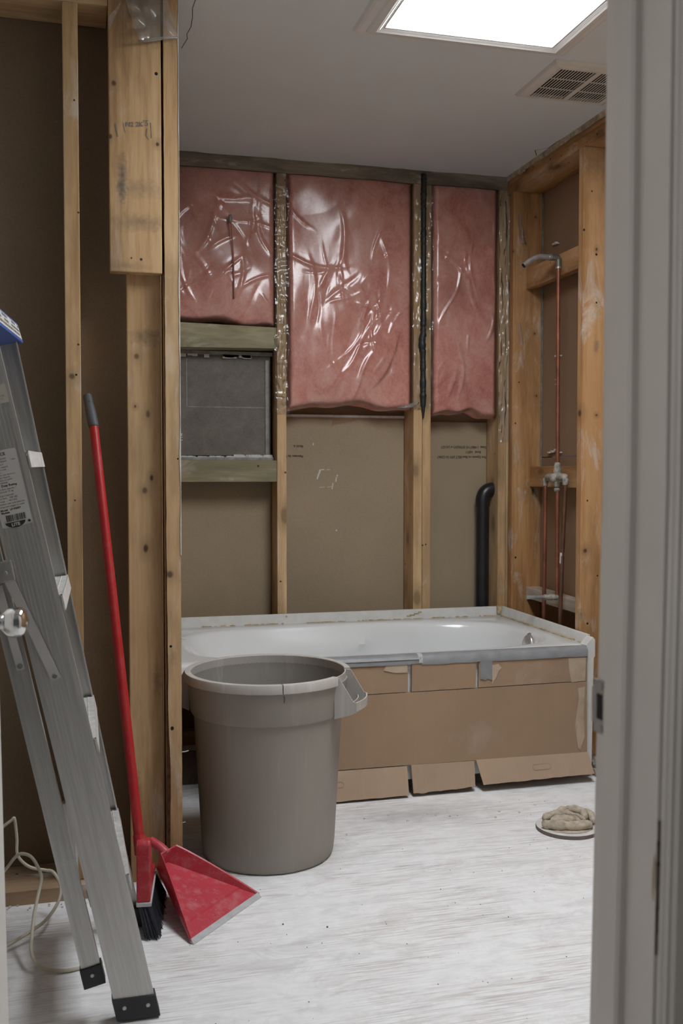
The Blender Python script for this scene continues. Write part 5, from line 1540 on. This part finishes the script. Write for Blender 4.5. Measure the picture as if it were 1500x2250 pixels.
# ---- black vent pipe in the back wall
vp = thing('vent_pipe', 'black plastic vent pipe with an elbow in the back stud bay', 'pipe', (1.757, 4.195, 0.3))
px_, py_ = 1.770, 4.185
build('pipe', MB().tube([(px_, py_, 0.30), (px_, py_, 1.02)], 0.029, 24), 'abs', vp, smooth=True, angle=50)
pth = [(px_, py_, 0.975)]
for i in range(9):
    a = math.radians(90 * i / 8); pth.append((px_ + 0.045 - 0.045 * math.cos(a), py_, 1.005 + 0.045 * math.sin(a)))
pth.append((px_ + 0.060, py_, 1.05))
build('elbow', MB().tube(pth, [0.0325] * 2 + [0.0315] * 8 + [0.0315], 24), 'abs', vp, smooth=True, angle=50)
build('pipe_stub', MB().tube([(px_ + 0.034, 4.228, 0.30), (px_ + 0.034, 4.228, 1.0)], 0.0095, 14), 'grey_metal', vp, smooth=True, angle=50)

# ---- white cable at the left
cb_ = thing('power_cable', 'cream white cable looping down to the floor behind the ladder', 'cable', (-0.08, 2.5, 0))
def smooth_path(pts, sub=8):
    P = [Vector(p) for p in pts]; out = []
    for i in range(len(P) - 1):
        p0 = P[max(i - 1, 0)]; p1 = P[i]; p2 = P[i + 1]; p3 = P[min(i + 2, len(P) - 1)]
        for k in range(sub):
            t = k / sub
            out.append(0.5 * ((2 * p1) + (-p0 + p2) * t + (2 * p0 - 5 * p1 + 4 * p2 - p3) * t * t + (-p0 + 3 * p1 - 3 * p2 + p3) * t ** 3))
    out.append(P[-1]); return out
c1 = [(-0.30, 2.67, 0.14), (-0.24, 2.66, 0.175), (-0.1875, 2.66, 0.2181), (-0.1652, 2.66, 0.2338), (-0.1575, 2.66, 0.2366), (-0.1525, 2.66, 0.1866), (-0.1502, 2.65, 0.1452), (-0.1224, 2.645, 0.1155), (-0.0843, 2.64, 0.1048), (-0.0629, 2.63, 0.1006), (-0.0451, 2.6, 0.075), (-0.0502, 2.56, 0.0524), (-0.0739, 2.5, 0.040), (-0.1035, 2.47, 0.03), (-0.1627, 2.42, 0.020), (-0.26, 2.36, 0.006), (-0.34, 2.33, 0.0045)]
c2 = [(-0.34, 2.63, 0.0045), (-0.28, 2.62, 0.03), (-0.22, 2.61, 0.085), (-0.1793, 2.6, 0.1286), (-0.1539, 2.58, 0.1659), (-0.1376, 2.56, 0.1821), (-0.1153, 2.54, 0.1816), (-0.0998, 2.52, 0.1673), (-0.0874, 2.49, 0.1451), (-0.0937, 2.45, 0.121), (-0.1018, 2.41, 0.0887), (-0.1063, 2.36, 0.0536), (-0.1053, 2.33, 0.0381), (-0.0959, 2.31, 0.0244), (-0.0779, 2.295, 0.0138), (-0.0328, 2.29, 0.0062), (0.0078, 2.3, 0.0045), (0.05, 2.315, 0.0042)]
build('cable_run', MB().tube(smooth_path(c1), 0.0040, 10), 'cord', cb_, smooth=True)
build('cable_run', MB().tube(smooth_path(c2), 0.0040, 10), 'cord', cb_, smooth=True)

# ---- floor drain ring stuffed with a rag
FX, FY = 1.492, 2.832
fl = thing('floor_flange', 'round dusty toilet flange set on the floor near the door jamb', 'flange', (FX, FY, 0))
build('ring', MB().lathe([(0.070, 0.0102), (0.072, 0.0125), (0.094, 0.0130), (0.0985, 0.0115)], (FX, FY), 64), 'ring', fl, smooth=True, angle=40)
build('ring_side', MB().lathe([(0.0985, 0.0115), (0.0995, 0.009), (0.0995, 0.0), (0.069, 0.0), (0.070, 0.0102)], (FX, FY), 64), 'ring_dark', fl, smooth=True, angle=40)
rg_ = thing('rag', 'crumpled beige rag stuffed into the floor flange', 'rag', (FX, FY, 0.013))
def rag_fold(path, r, seed, flat=0.75):
    P = smooth_path(path, 7); n = len(P); seg = 16
    mb = MB().tube(P, [r * (0.55 + 0.45 * min(1, min(i, n - 1 - i) / 3)) * (1 + 0.25 * noise.noise((i * 0.35, seed, 0))) for i in range(n)], seg)
    mb.v = [(x + 0.004 * noise.noise((x * 60, y * 60, seed)), y + 0.004 * noise.noise((x * 60, y * 60, seed + 9)), max(0.0135, z + 0.005 * noise.noise((x * 55, y * 55, z * 55 + seed)))) for x, y, z in mb.v]
    return mb
m = MB()
for pth_, r in [
    ([(-0.085, -0.005, 0.028), (-0.055, -0.032, 0.033), (-0.015, -0.050, 0.032), (0.03, -0.054, 0.03), (0.06, -0.042, 0.028)], 0.020),
    ([(-0.07, 0.022, 0.034), (-0.035, 0.035, 0.044), (0.0, 0.034, 0.046), (0.03, 0.02, 0.046)], 0.017),
    ([(0.015, 0.062, 0.036), (0.045, 0.045, 0.052), (0.062, 0.012, 0.050), (0.055, -0.02, 0.042)], 0.019),
    ([(-0.015, 0.014, 0.044), (0.01, -0.012, 0.047), (0.028, -0.042, 0.038)], 0.012),
    ([(0.010, 0.018, 0.048), (0.032, -0.006, 0.050), (0.046, -0.034, 0.040)], 0.011),
    ([(0.045, 0.075, 0.030), (0.078, 0.045, 0.040), (0.088, 0.005, 0.038), (0.078, -0.03, 0.030)], 0.018),
    ([(-0.06, -0.01, 0.036), (-0.02, -0.02, 0.044), (0.01, -0.035, 0.040)], 0.020),
    ([(-0.02, 0.05, 0.030), (0.02, 0.07, 0.038), (0.05, 0.08, 0.030)], 0.018)]:
    q_ = rag_fold([(FX - 0.004 + x, FY + y, 0.014 + (z - 0.014) * 0.78) for x, y, z in pth_], r * 0.72, len(m.v))
    m.add(q_.v, q_.f)
m.lathe([(0.0001, 0.019), (0.050, 0.018), (0.072, 0.016), (0.080, 0.0138)], (FX - 0.002, FY), 40)
build('cloth_folds', m, 'rag', rg_, smooth=True)

# ---- rubble by the tub's end, crumbs on the floor
def chunk(mb, c, s, r):
    vs = []
    for q in range(8):
        vs.append((c[0] + s * (1 if q & 1 else -1) * r.uniform(.5, 1), c[1] + s * (1 if q & 2 else -1) * r.uniform(.5, 1), max(0.0, c[2] + s * (1 if q & 4 else -1) * r.uniform(.4, .8))))
    mb.add(vs, [(0, 2, 3, 1), (4, 5, 7, 6), (0, 1, 5, 4), (2, 6, 7, 3), (0, 4, 6, 2), (1, 3, 7, 5)])
r = random.Random(31); m = MB()
for i in range(150):
    x = r.uniform(1.846, 1.93); y = r.uniform(3.10, 3.42); h = max(0.0, 1 - abs(y - 3.27) / 0.18) * 0.07
    chunk(m, (x, y, r.uniform(0.004, 0.006 + h)), r.uniform(0.004, 0.013), r)
o = build('plaster_rubble', m, 'plaster'); tag(o, 'small heap of broken plaster at the right foot of the bathtub', 'rubble', kind='stuff')
m = MB()
for i in range(130):
    x, y = r.uniform(0.25, 1.8), r.uniform(1.7, 3.2)
    s = r.uniform(0.0006, 0.0014) if r.random() < 0.95 else r.uniform(0.0018, 0.0026)
    chunk(m, (x, y, s * 0.5), s, r)
o = build('floor_debris', m, 'chip_dark'); tag(o, 'dark specks of debris scattered over the dusty floor', 'debris', kind='stuff')
m = MB()
for i in range(70):
    if r.random() < 0.30:
        x, y = r.gauss(1.25, 0.22), r.gauss(3.02, 0.09)
    else:
        x, y = r.uniform(-0.3, 0.14), r.gauss(2.675, 0.012)
    s = r.uniform(0.0015, 0.0045)
    if y > 3.2 or (x - FX) ** 2 + (y - FY) ** 2 < 0.0125: continue
    chunk(m, (x, y, s * 0.4), s, r)
o = build('plaster_crumbs', m, 'gypsum'); tag(o, 'pale plaster crumbs scattered in front of the tub', 'debris', kind='stuff')
